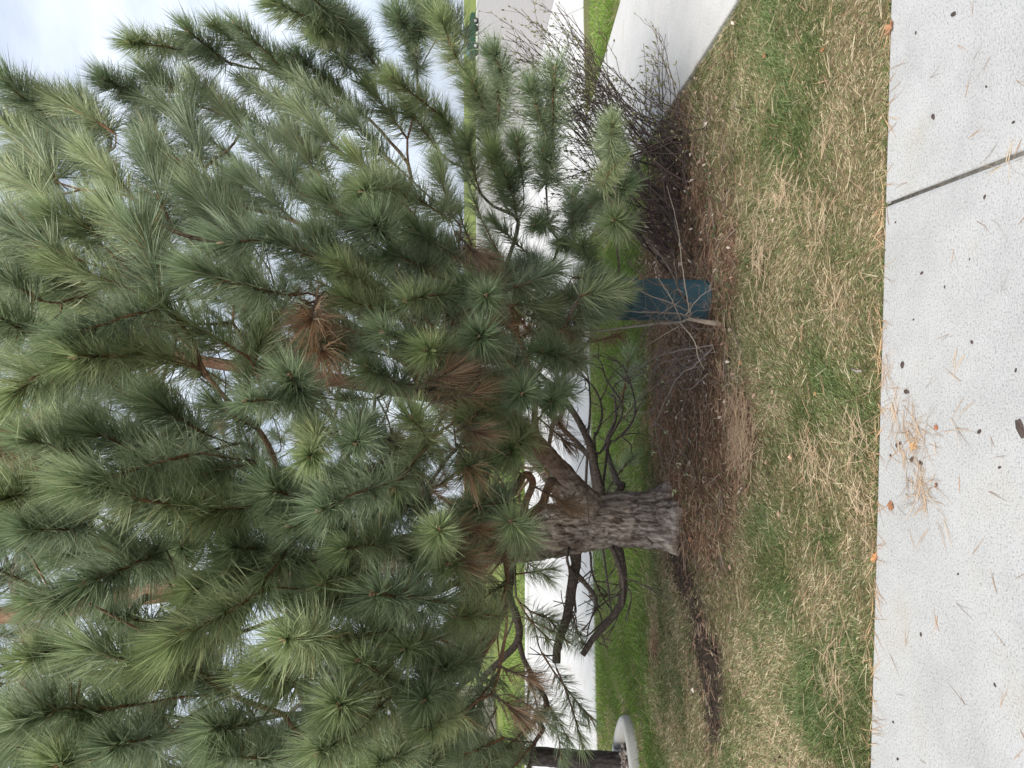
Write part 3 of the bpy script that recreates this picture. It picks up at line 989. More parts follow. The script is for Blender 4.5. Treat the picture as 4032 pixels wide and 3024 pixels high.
# ---- join every shoot to the skeleton
order = sorted(range(len(shoots)), key=lambda i: np.linalg.norm((shoots[i][1] - axis_at(shoots[i][1][2]))[:2]))
shoot_branch = {}
for i in order:
    t, b0, dead = shoots[i]
    ax = axis_at(b0[2]); rb = np.linalg.norm((b0 - ax)[:2])
    P = np.array(NODE_P)
    dist = np.linalg.norm(P - b0, axis=1)
    rad = np.linalg.norm(P[:, :2] - np.stack([np.interp(P[:, 2], TR_Z, TR_LINE[:, 0]), np.interp(P[:, 2], TR_Z, TR_LINE[:, 1])], 1), axis=1)
    cost = dist.copy()
    cost += np.where(rad > rb - 0.02, 1.5, 0)
    cost += 0.35 * np.clip(P[:, 2] - b0[2] - 0.15, 0, 9) + 0.5 * np.clip(b0[2] - P[:, 2] - 0.3, 0, 9)
    par_ = np.array(NODE_PAR); pdir = P - P[np.maximum(par_, 0)]; pdir /= np.linalg.norm(pdir, axis=1)[:, None] + 1e-9
    gdir = (b0 - P) / (dist[:, None] + 1e-9)
    cost += 0.45 * (1 - (pdir * gdir).sum(1)) + 0.35 * (1 - gdir @ unit(t - b0))
    isT = np.arange(len(P)) < N_TRUNK
    cost[isT] = dist[isT] * 1.1 + 0.8 * np.abs(P[isT, 2] - (b0[2] - 0.25 * rb)) + 0.25
    if b0[2] > 0.95 or i < n_hand:
        cost[LOWSET] += 5
    j = int(np.argmin(cost))
    p = P[j]
    gap_ = np.linalg.norm(p - b0)
    par = j
    if gap_ > 0.03:
        sdir = unit(t - b0)
        o0 = unit(b0 - p) * gap_ * 0.33 + np.array([0, 0, -0.05]) * gap_ + rng.normal(0, 0.04, 3) * gap_
        nseg = max(2, int(gap_ / 0.14))
        path = bez(p, p + o0, b0 - unit(0.5 * sdir + unit(b0 - p)) * gap_ * 0.3, b0, nseg + 1)
        path[1:-1] += rng.normal(0, 0.012, path[1:-1].shape)
        for q in path[1:]:
            par = node(q, par)
    shoot_branch[i] = par
    k = par
    while k >= 0:
        NODE_LOAD[k] += 1.0
        k = NODE_PAR[k]

NP_ = np.array(NODE_P)
children = [[] for _ in NODE_P]
for i, p in enumerate(NODE_PAR):
    if p >= 0:
        children[p].append(i)


def node_r(i):
    return max(NODE_RMIN[i], min(0.0040 * max(NODE_LOAD[i], 0.6) ** 0.45, 0.032))


branch_of = {}
branch_objs = []
for tnode in range(N_TRUNK):
    for c0 in children[tnode]:
        if c0 < N_TRUNK:
            continue
        mb = MB()
        stack = [(tnode, c0)]
        members = []
        big = NODE_RMIN[c0] > 0.05
        while stack:
            par, cur = stack.pop()
            chain = [par, cur]
            while True:
                members.append(chain[-1])
                ch = children[chain[-1]]
                if not ch:
                    break
                ch = sorted(ch, key=lambda q: -max(NODE_LOAD[q], NODE_RMIN[q] * 800))
                for o_ in ch[1:]:
                    stack.append((chain[-1], o_))
                chain.append(ch[0])
            rr = np.array([node_r(q) for q in chain]); rr[0] = min(rr[1] * 1.15, max(rr[0], rr[1]))
            pts = NP_[chain]
            if rr.max() > 0.03:
                line = smooth_path(pts, 4)
                r2 = np.interp(np.linspace(0, 1, len(line)), np.linspace(0, 1, len(rr)), rr)
                bark_surface(mb, line, r2, 44, 0.019, 14, 5, 50 + cur)
                tube(mb, line[-3:], r2[-3:] * 0.95, 10, wob=0.3)
            else:
                tube(mb, smooth_path(pts, 2) if len(pts) > 2 else pts, np.interp(np.linspace(0, 1, 2 * (len(pts) - 1) + 1) if len(pts) > 2 else np.linspace(0, 1, len(pts)), np.linspace(0, 1, len(rr)), rr), 6, wob=0.12)
        o = kid(mb, 'branch', M_limb if big else M_branch)
        for q in members:
            branch_of[q] = o
        branch_objs.append(o)

# ---- shoot meshes: a stem, a tip bud and hundreds of long needles
def shoot_arrays(L, seed, dead=False, dens=1.0, segs=2, wid=0.0026):
    global rng
    keep = rng; rng = np.random.default_rng(seed)
    mb = MB()
    cv = rng.normal(0, 0.10, 2) * L
    def stem(t):
        t = np.asarray(t)[..., None]
        return np.concatenate([cv[0] * t * t, cv[1] * t * t, L * t], -1)
    tt = np.linspace(0, 1, 9)
    scol = np.array([0.17, 0.095, 0.055]) if not dead else np.array([0.10, 0.075, 0.06])
    shade = np.repeat((0.7 + 0.9 * rng.random(9))[:, None], 5, 1)
    sc = np.concatenate([(scol * shade.ravel()[:, None]), np.tile(scol, (2, 1))])
    tube(mb, stem(tt), np.linspace(0.0078, 0.0050, 9), 5, sc, 1, wob=0.5)
    dens = dens * rng.uniform(0.8, 1.25); nmean = rng.uniform(0.122, 0.158)
    n = int((420 + 2300 * L) * dens * (0.22 if dead else 1)) // 3
    # needles sit in yearly flushes with barer wood between them
    t = rng.random(n) ** 0.85
    yr = 0.5 + 0.5 * np.sin((t * L / 0.23 + rng.random()) * 2 * math.pi)
    kp = rng.random(n) < (0.42 + 0.58 * yr) * (1 if not dead else 1)
    t = np.clip(t[kp], 0, 1); n = len(t)
    tipn = max(14, int(26 * dens))
    t = np.concatenate([t, 1 - rng.random(tipn) ** 2 * 0.10]); n = len(t)
    B = stem(t)
    az = rng.uniform(0, 2 * math.pi, n)
    # near the tip needles point forward, further back they spread and droop
    ang = np.radians(np.interp(t, [0, 0.3, 0.7, 0.93, 1.0], [84, 66, 50, 38, 26]) + rng.normal(0, 11, n))
    if dead:
        ang = np.radians(np.interp(t, [0, 1], [70, 35]) + rng.normal(0, 16, n))
    # bundles of three
    t = np.repeat(t, 3); az = np.repeat(az, 3); ang = np.repeat(ang, 3); B = np.repeat(B, 3, 0); n = len(t)
    ang = ang + rng.normal(0, 0.075, n); az = az + rng.normal(0, 0.085, n)
    rad = np.stack([np.cos(az), np.sin(az), np.zeros(n)], 1)
    dr = rad * np.sin(ang)[:, None] + np.array([0, 0, 1.0]) * np.cos(ang)[:, None]
    dr /= np.linalg.norm(dr, axis=1)[:, None]
    B = B + rad * 0.004
    nl = (np.repeat(rng.normal(nmean, 0.020, n // 3), 3) * rng.uniform(0.93, 1.05, n)).clip(0.10, 0.21) * np.interp(t, [0, 0.9, 1], [1, 1, 0.92])
    bend = (np.array([0, 0, 1.0]) * (rng.uniform(0.05, 0.30, n) if not dead else rng.uniform(0.2, 0.8, n))[:, None] + rng.normal(0, 0.09, (n, 3))) * nl[:, None]
    v = 0.6 * np.repeat(rng.random((n // 3, 1)), 3, 0) + 0.4 * rng.random((n, 1))
    if dead:
        col = np.array([0.17, 0.10, 0.06]) * (1 - v) + np.array([0.42, 0.27, 0.165]) * v
        gy = (rng.random((n, 1)) < 0.25); col = np.where(gy, np.array([0.24, 0.20, 0.15]) * (0.6 + 0.8 * v), col)
    else:
        v = v ** 1.4
        col = np.array([0.125, 0.180, 0.100]) * (1 - v) + np.array([0.60, 0.66, 0.42]) * v
        old = (rng.random(n) < 0.05 * (1 - t))[:, None]
        col = np.where(old, np.array([0.28, 0.19, 0.08]), col)
        young = np.clip((t - 0.75) * 4, 0, 1)[:, None]
        col = col * (1 - 0.25 * young) + np.array([0.26, 0.40, 0.13]) * 0.25 * young
    needles(mb, B, dr, nl, wid * rng.uniform(0.8, 1.2, n), bend, col, 0, segs)
    if not dead:
        tip = stem(np.array(1.0))
        for k in range(4):
            a2 = k * 1.9; off = np.array([math.cos(a2), math.sin(a2), 0]) * (0.007 if k else 0)
            h = 0.034 if k == 0 else 0.020
            tube(mb, [tip + off * 0.4, tip + off + np.array([0, 0, h * 0.5]), tip + off * 1.5 + np.array([0, 0, h])], [0.004, 0.0058, 0.0012], 5, np.array([0.50, 0.32, 0.22]) * (0.8 + 0.4 * rng.random()), 1)
    rng = keep
    return mb


LENS = [0.18, 0.27, 0.38, 0.5, 0.66, 0.86]
VAR = {}
for li, L in enumerate(LENS):
    for k in range(4):
        VAR[(li, k, False)] = shoot_arrays(L, 100 + li * 10 + k).mesh('needle_shoot', [M_needle, M_twig])
for li, L in enumerate(LENS):
    for k in range(3):
        VAR[(li, k, 'thin')] = shoot_arrays(L, 700 + li * 10 + k, False, 0.28).mesh('needle_shoot', [M_needle, M_twig])
for li, L in enumerate(LENS[:4]):
    for k in range(3):
        VAR[(li, k, True)] = shoot_arrays(L, 300 + li * 10 + k, True).mesh('dead_needle_spray', [M_dead, M_twig])
LOWV = {}
for li, L in enumerate(LENS):
    for k in range(3):
        LOWV[(li, k, False)] = shoot_arrays(L, 500 + li * 10 + k, False, 0.48, 1, 0.0044).arrays()
        LOWV[(li, k, True)] = shoot_arrays(L, 600 + li * 10 + k, True, 0.8, 1, 0.0042).arrays()


def frame(t, b0):
    d = unit(t - b0)
    r = unit(np.cross(d, rng.normal(size=3))); u = np.cross(d, r)
    return np.stack([r, u, d], 1)


# the 300 that show largest are objects of their own, the rest is one mass of foliage
size = []
for i, (t, b0, dead) in enumerate(shoots):
    px, py, w = proj((0.5 * (t + b0))[None])
    vis = (-80 < px[0] < 2290) and (-80 < py[0] < 1740) and w[0] > 0.5
    size.append((0.35 / w[0]) if vis else 0.0)
    if i < n_hand + 30:
        size[-1] += 10
rank = sorted(range(len(shoots)), key=lambda i: -size[i])
solo = set(rank[:300])
mass = MB(); mass_dead = MB()
for i, (t, b0, dead) in enumerate(shoots):
    L = np.linalg.norm(t - b0)
    nl = 4 if dead is True else 6
    li = int(np.argmin([abs(math.log(L / q)) for q in LENS[:nl]]))
    s = float(np.clip(L / LENS[li], 0.82, 1.2))
    R = frame(t, b0)
    if i in solo:
        k = random.randrange(3 if dead else 4)
        par = branch_of.get(shoot_branch[i], pine)
        o = link('dead_needle_spray' if dead is True else 'needle_shoot', VAR[(li, k, dead)], par)
        Mx = Matrix.Identity(4)
        for a_ in range(3):
            for c_ in range(3):
                Mx[a_][c_] = R[a_, c_] * s
            Mx[a_][3] = t[a_] - R[a_, 2] * LENS[li] * s
        o.matrix_parent_inverse = Matrix.Translation(-Vector(P0)) if par is pine else Matrix.Identity(4)
        o.matrix_basis = Mx
    else:
        v, f, c, m = LOWV[(li, random.randrange(3), dead is True)]
        tint = 0.85 + 0.3 * random.random()
        mb_ = mass
        off = mb_.n
        mb_.v.append((v @ (R.T * s) + (t - R[:, 2] * LENS[li] * s)).astype(np.float32)); mb_.f.append(f + off)
        mb_.c.append(c * tint); mb_.m.append(m + (2 if dead is True else 0)); mb_.n += len(v)
fo = kid(mass, 'inner_foliage', [M_needle, M_twig, M_dead, M_twig], smooth=False)
tag(fo, kind='stuff')
print('shoots', len(shoots), 'hand', n_hand, 'branches', len(branch_objs), 'mass tris', sum(len(f) for f in mass.f))
# ================================================================== utility pedestal
def lathe(mb, prof, c, n=40, col=(1, 1, 1), mat=0, cap_top=True):
    th = np.linspace(0, 2 * math.pi, n, endpoint=False)
    V = np.array([[(c[0] + r * math.cos(t), c[1] + r * math.sin(t), c[2] + z) for t in th] for r, z in prof])
    m = len(prof)
    I, J = np.meshgrid(np.arange(m - 1), np.arange(n), indexing='ij')
    a = (I * n + J).ravel(); b2 = (I * n + (J + 1) % n).ravel()
    F = np.concatenate([np.stack([a, b2, b2 + n], 1), np.stack([a, b2 + n, a + n], 1)])
    V = V.reshape(-1, 3)
    if cap_top:
        V = np.concatenate([V, [[c[0], c[1], c[2] + prof[-1][1]]]])
        q = np.arange(n) + (m - 1) * n
        F = np.concatenate([F, np.stack([q, np.roll(q, -1), np.full(n, len(V) - 1)], 1)])
    mb.add(V, F, col, mat)


M_ped, nt, b = new_mat('blue green plastic')
n1 = noise_node(nt, 3.0, 5, 0.6)
n2 = noise_node(nt, 60, 4, 0.6)
r1 = ramp(nt, n1.outputs['Fac'], [(0.3, (0.018, 0.060, 0.078)), (0.6, (0.024, 0.076, 0.096)), (0.8, (0.045, 0.095, 0.112))])
r2 = ramp(nt, n2.outputs['Fac'], [(0.55, (1, 1, 1)), (0.75, (1.5, 1.35, 1.2))])
nt.links.new(mixc(nt, 1.0, r1.outputs['Color'], r2.outputs['Color'], 'MULTIPLY'), b.inputs['Base Color'])
b.inputs['Roughness'].default_value = 0.5
bump(nt, b, n1.outputs['Fac'], 0.15, 0.02)
M_blackp, nt, b = new_mat('black plastic'); b.inputs['Base Color'].default_value = (0.012, 0.012, 0.013, 1); b.inputs['Roughness'].default_value = 0.5

PD = G(1527, 645); pdep = (PD - CAM) @ FWD
PED_TOP = D(1340, 645, pdep)[2]
PED_R = 0.5 * 93 * S / F_PX * pdep
ped = tag(empty('utility_pedestal', (PD[0], PD[1] + PED_R, -0.03)), 'short dark teal plastic utility pedestal behind thin bare twigs', 'utility box')
ped.rotation_euler = (0, 0.025, 0.4)
H = PED_TOP + 0.03
mb = MB(); lathe(mb, [(PED_R + 0.004, -0.1), (PED_R + 0.004, 0.02), (PED_R, 0.03), (PED_R, H - 0.075)], (0, 0, 0), 48, cap_top=False)
mb.obj('body', M_ped, ped)
mb = MB(); lathe(mb, [(PED_R - 0.004, H - 0.082), (PED_R + 0.003, H - 0.080), (PED_R + 0.003, H - 0.030), (PED_R + 0.002, H - 0.012), (PED_R - 0.02, H), (PED_R * 0.5, H + 0.012), (0.01, H + 0.015)], (0, 0, 0), 48)
capo = mb.obj('cap', M_ped, ped)
for a_ in (-2.2, -1.15):
    mb = MB(); c = (math.cos(a_) * (PED_R + 0.004), math.sin(a_) * (PED_R + 0.004))
    box(mb, (c[0] - 0.006, c[1] - 0.006, H - 0.066), (c[0] + 0.006, c[1] + 0.006, H - 0.038))
    mb.obj('latch_slot', M_blackp, capo)

# ================================================================== litter
def flat_needles(mb, x, y, z, tilt, lo, hi, ca, cb, wid=0.0022, bundle=2):
    n = len(x)
    az0 = rng.uniform(0, 2 * math.pi, n)
    for k in range(bundle):
        az = az0 + rng.normal(0, 0.14, n) * (k > 0)
        tl = rng.normal(0, tilt, n)
        dr = np.stack([np.cos(az) * np.cos(tl), np.sin(az) * np.cos(tl), np.abs(np.sin(tl))], 1)
        L = rng.uniform(lo, hi, n)
        bend = np.stack([-np.sin(az), np.cos(az), np.zeros(n)], 1) * (L * rng.normal(0, 0.15, n))[:, None]
        bend[:, 2] -= np.sin(np.abs(tl)) * L * 0.5
        v = rng.random((n, 1))
        needles(mb, np.stack([x, y, z], 1), dr, L, wid, bend, np.asarray(ca) * (1 - v) + np.asarray(cb) * v, 0, 2)


mb = MB()
x, y = scatter(90000, -5.5, 3.4, 2.6, 8.5)
g, d, s = zones(x, y)
k = rng.random(len(x)) < np.clip(d * 1.1 - 0.12, 0, 1) * 0.42 * np.clip(fbm(x * 6, y * 6, seed=44) * 2.6 - 0.55, 0.1, 1) + 0.10 * s + 0.010
x, y, d = x[k], y[k], d[k]
flat_needles(mb, x, y, ground_z(x, y) + 0.012 + 0.022 * rng.random(len(x)), 0.25, 0.08, 0.15, (0.21, 0.12, 0.08), (0.48, 0.31, 0.20), 0.0019)
x, y = scatter(800, -3, 3.2, 2.6, 5.0)
flat_needles(mb, x, y, ground_z(x, y) + 0.024 + 0.012 * rng.random(len(x)), 0.12, 0.08, 0.15, (0.45, 0.36, 0.23), (0.62, 0.53, 0.37), 0.0014)
# clumps of fallen needles on the lawn
for cx, cy, sx, sy, m in ((1600, 960, 30, 75, 300), (1590, 890, 24, 50, 150), (1770, 1010, 30, 60, 40), (1850, 960, 20, 60, 45), (1860, 1100, 14, 90, 40), (1745, 960, 20, 30, 50),
                          (1800, 640, 30, 60, 40), (1760, 480, 40, 60, 40), (1690, 420, 30, 60, 60), (1790, 300, 30, 60, 40), (1640, 560, 30, 120, 160), (1800, 1450, 40, 120, 60)):
    q = np.array([G(cx + rng.normal(0, sx * 0.5), cy + rng.normal(0, sy * 0.5)) for _ in range(m)])
    q = q[is_lawn(q[:, 0], q[:, 1])]
    flat_needles(mb, q[:, 0], q[:, 1], ground_z(q[:, 0], q[:, 1]) + 0.022 + 0.016 * rng.random(len(q)), 0.2, 0.09, 0.15, (0.40, 0.28, 0.18), (0.58, 0.45, 0.31), 0.0014)
needle_litter = tag(mb.obj('needle_litter', M_litter, smooth=False), 'fallen brown pine needles matted on the soil and lawn under the pine', 'pine litter', kind='stuff')

# needles blown along the sidewalk's edge and over its slabs
mb = MB()
xs_ = rng.uniform(-1.7, 1.9, 150)
flat_needles(mb, xs_, side_y(xs_) - np.abs(rng.normal(0, 0.012, 150)) + 0.008, np.full(150, 0.003), 0.03, 0.06, 0.14, (0.36, 0.22, 0.13), (0.55, 0.38, 0.22), 0.0020)
for cx, cy, sx, sy, m in ((1975, 960, 34, 60, 75), (1985, 1050, 38, 70, 55), (1935, 880, 25, 50, 22), (1915, 830, 10, 60, 14), (2010, 1100, 40, 60, 10), (2060, 880, 50, 120, 8)):
    q = np.array([G(cx + rng.normal(0, sx * 0.55), cy + rng.normal(0, sy * 0.55)) for _ in range(m)])
    q = q[q[:, 1] < side_y(q[:, 0]) - 0.01]
    flat_needles(mb, q[:, 0], q[:, 1], np.full(len(q), 0.0025) + 0.006 * rng.random(len(q)), 0.04, 0.05, 0.13, (0.34, 0.23, 0.15), (0.52, 0.39, 0.26), 0.0015)
q = np.array([G(rng.uniform(1900, 2212), rng.uniform(0, 1659)) for _ in range(46)])
q = q[q[:, 1] < side_y(q[:, 0]) - 0.02]
flat_needles(mb, q[:, 0], q[:, 1], np.full(len(q), 0.002), 0.01, 0.04, 0.11, (0.20, 0.13, 0.09), (0.42, 0.28, 0.17), 0.0015)
q = np.array([G(2150 + (2195 - 2150) * t, 362 - 14 * t) for t in rng.random(8)])
flat_needles(mb, q[:, 0], q[:, 1], np.full(len(q), 0.001), 0.01, 0.05, 0.1, (0.40, 0.30, 0.2), (0.5, 0.4, 0.28), 0.0014)
tag(mb.obj('blown_needles', M_litter, smooth=False), 'loose dry pine needles strewn over the pale sidewalk and its edge', 'pine litter', kind='stuff')

# broken leaves under the shrub
def leaf_bits(mb, x, y, z, size, ca, cb):
    n = len(x)
    az = rng.uniform(0, 6.28, n); tl = rng.normal(0, 0.5, n); t2 = rng.normal(0, 0.5, n)
    a = np.stack([np.cos(az) * np.cos(tl), np.sin(az) * np.cos(tl), np.sin(tl)], 1)
    c = np.stack([-np.sin(az) * np.cos(t2), np.cos(az) * np.cos(t2), np.sin(t2)], 1)
    s = (size * rng.uniform(0.5, 1.3, n))[:, None]
    P = np.stack([x, y, z], 1)
    lift = np.array([0, 0, 1.0]) * s * rng.uniform(0.1, 0.5, (n, 1))
    V = np.stack([P - a * s, P - c * s * 0.55 + lift, P + c * s * 0.5 + lift, P + a * s], 1)
    kk = (np.arange(n) * 4)[:, None, None]
    F = kk + np.array([[0, 1, 2], [1, 3, 2]])[None]
    v = rng.random((n, 1))
    mb.add(V.reshape(-1, 3), F.reshape(-1, 3), np.repeat(np.asarray(ca) * (1 - v) + np.asarray(cb) * v, 4, 0))


mb = MB()
x, y = scatter(30000, -2.5, 2.6, 3.6, 6.6)
px, py, w = proj(np.stack([x, y, np.zeros_like(x)], -1))
dens = blob(px, py, 1470, 420, 60, 150) + blob(px, py, 1420, 560, 40, 90) + 0.5 * blob(px, py, 1510, 760, 50, 140) + 0.25 * blob(px, py, 1560, 900, 80, 200) + 0.03
k = rng.random(len(x)) < dens * 0.24
x, y = x[k], y[k]
leaf_bits(mb, x, y, ground_z(x, y) + 0.02, 0.018, (0.15, 0.09, 0.065), (0.42, 0.29, 0.21))
k = rng.random(len(x)) < 0.12
leaf_bits(mb, x[k], y[k], ground_z(x[k], y[k]) + 0.03, 0.021, (0.45, 0.36, 0.29), (0.72, 0.63, 0.54))
# crumbled mulch in the bare strip, twigs all over the litter
x, y = scatter(60000, -5.5, 2.6, 3.6, 6.8)
g, d, s_z = zones(x, y)
k = rng.random(len(x)) < np.clip(s_z, 0, 1) * 0.35 + d * 0.03
x, y = x[k], y[k]
leaf_bits(mb, x, y, ground_z(x, y) + 0.010, 0.015, (0.035, 0.024, 0.018), (0.17, 0.11, 0.08))
for k in range(150):
    cx, cy = rng.uniform(1430, 1590), rng.uniform(230, 1250)
    q = G(cx, cy); q[2] = ground_z(q[0], q[1]) + 0.03
    if not is_lawn(np.array(q[0]), np.array(q[1])): continue
    a_ = rng.uniform(0, 6.28); L1 = rng.uniform(0.06, 0.3); e = np.array([math.cos(a_), math.sin(a_), rng.normal(0, 0.1)])
    tube(mb, [q, q + e * L1 * 0.5 + rng.normal(0, 0.01, 3), q + e * L1], [0.003, 0.0024, 0.0014], 5, np.array([0.24, 0.19, 0.16]) * rng.uniform(0.4, 1.4))
tag(mb.obj('leaf_litter', M_litter, smooth=False), 'small broken dry leaves lying under the bare shrub', 'leaf litter', kind='stuff')

# low green weeds at the edge of the litter
mb = MB()
q = np.array([G(rng.normal(cx, 14), rng.normal(cy, 26)) for cx, cy in ((1525, 370), (1565, 640), (1480, 330), (1545, 480), (1560, 700), (1600, 990), (1490, 1100), (1530, 420)) for _ in range(9)])
leaf_bits(mb, q[:, 0], q[:, 1], ground_z(q[:, 0], q[:, 1]) + 0.03, 0.016, (0.04, 0.10, 0.03), (0.09, 0.17, 0.06))
tag(mb.obj('weeds', M_grass, smooth=False), 'small broad green weed leaves along the edge of the brown litter', 'weeds', kind='stuff')
# ================================================================== single fallen leaves and bark crumbs
def leaf_mesh(seed, lobed=True):
    r = np.random.default_rng(seed)
    n = 22
    th = np.linspace(-math.pi, math.pi, n, endpoint=False)
    rad = 0.5 + (0.20 * np.abs(np.cos(2.5 * th)) if lobed else 0.05 * np.cos(th)) + r.normal(0, 0.03, n)
    rad *= np.where(np.abs(th) > 2.7, 0.6, 1)
    x = rad * np.cos(th); y = rad * np.sin(th) * 0.8
    V = [(0, 0, 0.0)]
    F = []
    for ring in (0.5, 1.0):
        for i in range(n):
            cx, cy = x[i] * ring, y[i] * ring
            z = 0.9 * cy * cy + 0.35 * cx * cx * r.uniform(0.6, 1.4) + 0.10 * math.sin(5 * th[i] + seed) * ring
            V.append((cx, cy, z))
    for i in range(n):
        j = (i + 1) % n
        F += [(0, 1 + i, 1 + j), (1 + i, 1 + n + i, 1 + n + j), (1 + i, 1 + n + j, 1 + j)]
    V = np.array(V); V[:, 2] -= V[:, 2].min()
    m = MB(); m.add(V, F, np.array([0.27, 0.17, 0.11]) * np.repeat(r.uniform(0.8, 1.2, (len(V), 1)), 3, 1))
    tube(m, [(-0.28, 0, V[:, 2].mean() * 0.3), (-0.6, 0.02, 0.05), (-0.95, 0.08, 0.02)], [0.02, 0.018, 0.014], 5, (0.3, 0.17, 0.1))
    return m


LEAVES = [  # x, y, size, label, tint, on the sidewalk
    (1926, 60, 0.042, 'curled brown dry leaf hooked over the sidewalk edge near the bright green patch', (1.1, .95, .9), True),
    (1927, 1094, 0.040, 'orange brown lobed dry leaf lying flat on the pale sidewalk', (1.25, .95, .75), True),
    (1881, 1200, 0.034, 'tan dry leaf resting right on the lawn edge of the sidewalk', (1.5, 1.25, 1.0), True),
    (1977, 962, 0.026, 'pale yellow dry leaf amid the clump of needles on the sidewalk', (1.7, 1.6, 1.1), True),
    (2024, 1048, 0.020, 'narrow red brown leaf scrap beside needles on the sidewalk', (1.0, .7, .6), True),
    (2024, 923, 0.016, 'tiny red brown leaf scrap out on the bare sidewalk', (1.1, .7, .6), True),
    (1707, 988, 0.036, 'bleached crumpled leaf lying alone on the green lawn', (2.2, 2.3, 2.4), False),
    (1760, 850, 0.022, 'small orange tan leaf on the lawn below the needle clump', (1.5, 1.3, 1.0), False),
    (1567, 600, 0.034, 'crumpled pinkish brown leaf on dry grass beside the teal pedestal', (1.3, 1.05, .95), False),
    (1650, 120, 0.026, 'orange brown leaf in the pale grass near the walkway corner', (1.4, 1.0, .75), False),
    (1775, 108, 0.022, 'small rust leaf beside the bright green lawn patch', (1.4, .9, .6), False),
    (1475, 330, 0.034, 'bleached curled leaf on the litter under the bare shrub', (2.4, 2.2, 2.2), False),
    (1440, 240, 0.030, 'pale curled leaf near the walkway edge under shrub twigs', (2.3, 2.0, 1.9), False),
    (1598, 782, 0.030, 'tan curled leaf at the border of litter and lawn', (1.7, 1.4, 1.1), False),
    (1500, 940, 0.036, 'broad tan leaf on the shaded litter right of the trunk', (1.5, 1.2, 1.0), False),
    (1500, 1165, 0.032, 'reddish tan leaf on the ground beside the trunk base', (1.4, 1.0, .9), False)]
for k, (lx, ly, sz, lab, ti, on) in enumerate(LEAVES):
    m = leaf_mesh(40 + k, k % 3 != 1)
    m.c = [c * np.array(ti) for c in m.c]
    o = tag(m.obj('dry_leaf', M_leaf), lab, 'leaf', 'single fallen leaves')
    p = G(lx, ly)
    if on: p[1] = min(p[1], side_y(p[0]) - 0.01)
    o.location = (p[0], p[1], 0.002 if on else float(ground_z(np.array(p[0]), np.array(p[1]))) + 0.026)
    o.scale = (sz, sz, sz * (0.6 if k % 2 else 0.9))
    o.rotation_euler = (rng.normal(0, 0.15), rng.normal(0, 0.15), rng.uniform(0, 6.28))
# leaves caught on the twigs in front of the pedestal
for k, (lx, ly, lab) in enumerate(((1364, 611, 'curled brown leaf caught on a twig high before the teal pedestal'), (1387, 600, 'crumpled brown leaf caught at the right rim of the teal pedestal'))):
    m = leaf_mesh(80 + k)
    o = tag(m.obj('dry_leaf', M_leaf), lab, 'leaf', 'leaves caught on twigs')
    o.location = [float(a_) for a_ in D(lx, ly, pdep - 0.10)]
    o.scale = (0.042,) * 3; o.rotation_euler = (1.1, 0.5 * k, 1 + k)

M_crumb, nt, b = new_mat('dark bark crumb'); b.inputs['Roughness'].default_value = 0.9
n1 = noise_node(nt, 2.5, 4, 0.6)
r1 = ramp(nt, n1.outputs['Fac'], [(0.3, (0.02, 0.016, 0.014)), (0.7, (0.075, 0.05, 0.04))]); nt.links.new(r1.outputs['Color'], b.inputs['Base Color'])


def crumb_mesh(seed):
    r = np.random.default_rng(seed)
    m = MB()
    rings = [(0.25, 0.0), (0.9, 0.15), (1.0, 0.4), (0.6, 0.7)]
    n = 9
    th = np.linspace(0, 6.283, n, endpoint=False)
    V = []
    for rr, z in rings:
        w_ = rr * (0.6 + 0.45 * r.random(n))
        V += [(w_[i] * math.cos(th[i]) * 1.3, w_[i] * math.sin(th[i]) * 0.75, z + 0.12 * r.random()) for i in range(n)]
    F = []
    for L in range(3):
        for i in range(n):
            a, c = L * n + i, L * n + (i + 1) % n
            F += [(a, c, c + n), (a, c + n, a + n)]
    V.append((0, 0, 0.75)); V.append((0, 0, 0.0))
    for i in range(n):
        F += [(3 * n + i, 3 * n + (i + 1) % n, 4 * n), ((i + 1) % n, i, 4 * n + 1)]
    m.add(V, F)
    return m.mesh('bark_crumb', [M_crumb], False)


CR = [crumb_mesh(k) for k in range(4)]
for k, (cx, cy, sz) in enumerate(((2061, 31, .011), (1979, 71, .006), (2017, 252, .010), (2190, 264, .006), (2131, 187, .005), (1992, 590, .008), (1951, 788, .012), (2100, 739, .007), (1960, 846, .013),
                                  (2117, 932, .009), (1945, 958, .009), (1938, 962, .008), (1972, 992, .012), (1990, 1000, .010), (2041, 620, .005), (2160, 1010, .006), (2128, 425, .007), (1990, 1370, .007), (1930, 1560, .006),
                                  (1940, 1640, .007), (2150, 1480, .006), (1974, 690, .005), (2195, 800, .006), (1925, 985, .007), (2095, 560, .004), (1935, 480, .005), (2070, 1240, .005))):
    o = link('bark_crumb', CR[k % 4])
    p = G(cx, cy); o.location = (p[0], p[1], -0.001); o.scale = (sz,) * 3; o.rotation_euler = (0, 0, rng.uniform(0, 6.28))
    if 1915 < cx < 2050 and 820 < cy < 1080:
        tag(o, 'small dark bark crumb amid the strewn needles on the sidewalk', 'bark crumb', 'bark crumbs among the strewn needles')
    elif cy < 440:
        tag(o, 'small dark bark crumb on the sidewalk slab nearer the walkway, across the joint', 'bark crumb', 'bark crumbs across the joint')
    elif cy < 830:
        tag(o, 'small dark bark crumb on bare concrete between the joint and the strewn needles', 'bark crumb', 'bark crumbs between joint and needles')
    else:
        tag(o, 'small dark bark crumb on bare concrete beyond the strewn needles', 'bark crumb', 'bark crumbs beyond the needles')
o = link('bark_chip', crumb_mesh(9)); p = G(2206, 925); o.location = (p[0], p[1], -0.001); o.scale = (0.026, 0.018, 0.016); o.rotation_euler = (0, 0, 0.3)
tag(o, 'largest dark bark chip, at the bottom edge of the sidewalk below the needle clump', 'bark crumb')
mb = MB(); p = G(1861, 800); dz = 0.02
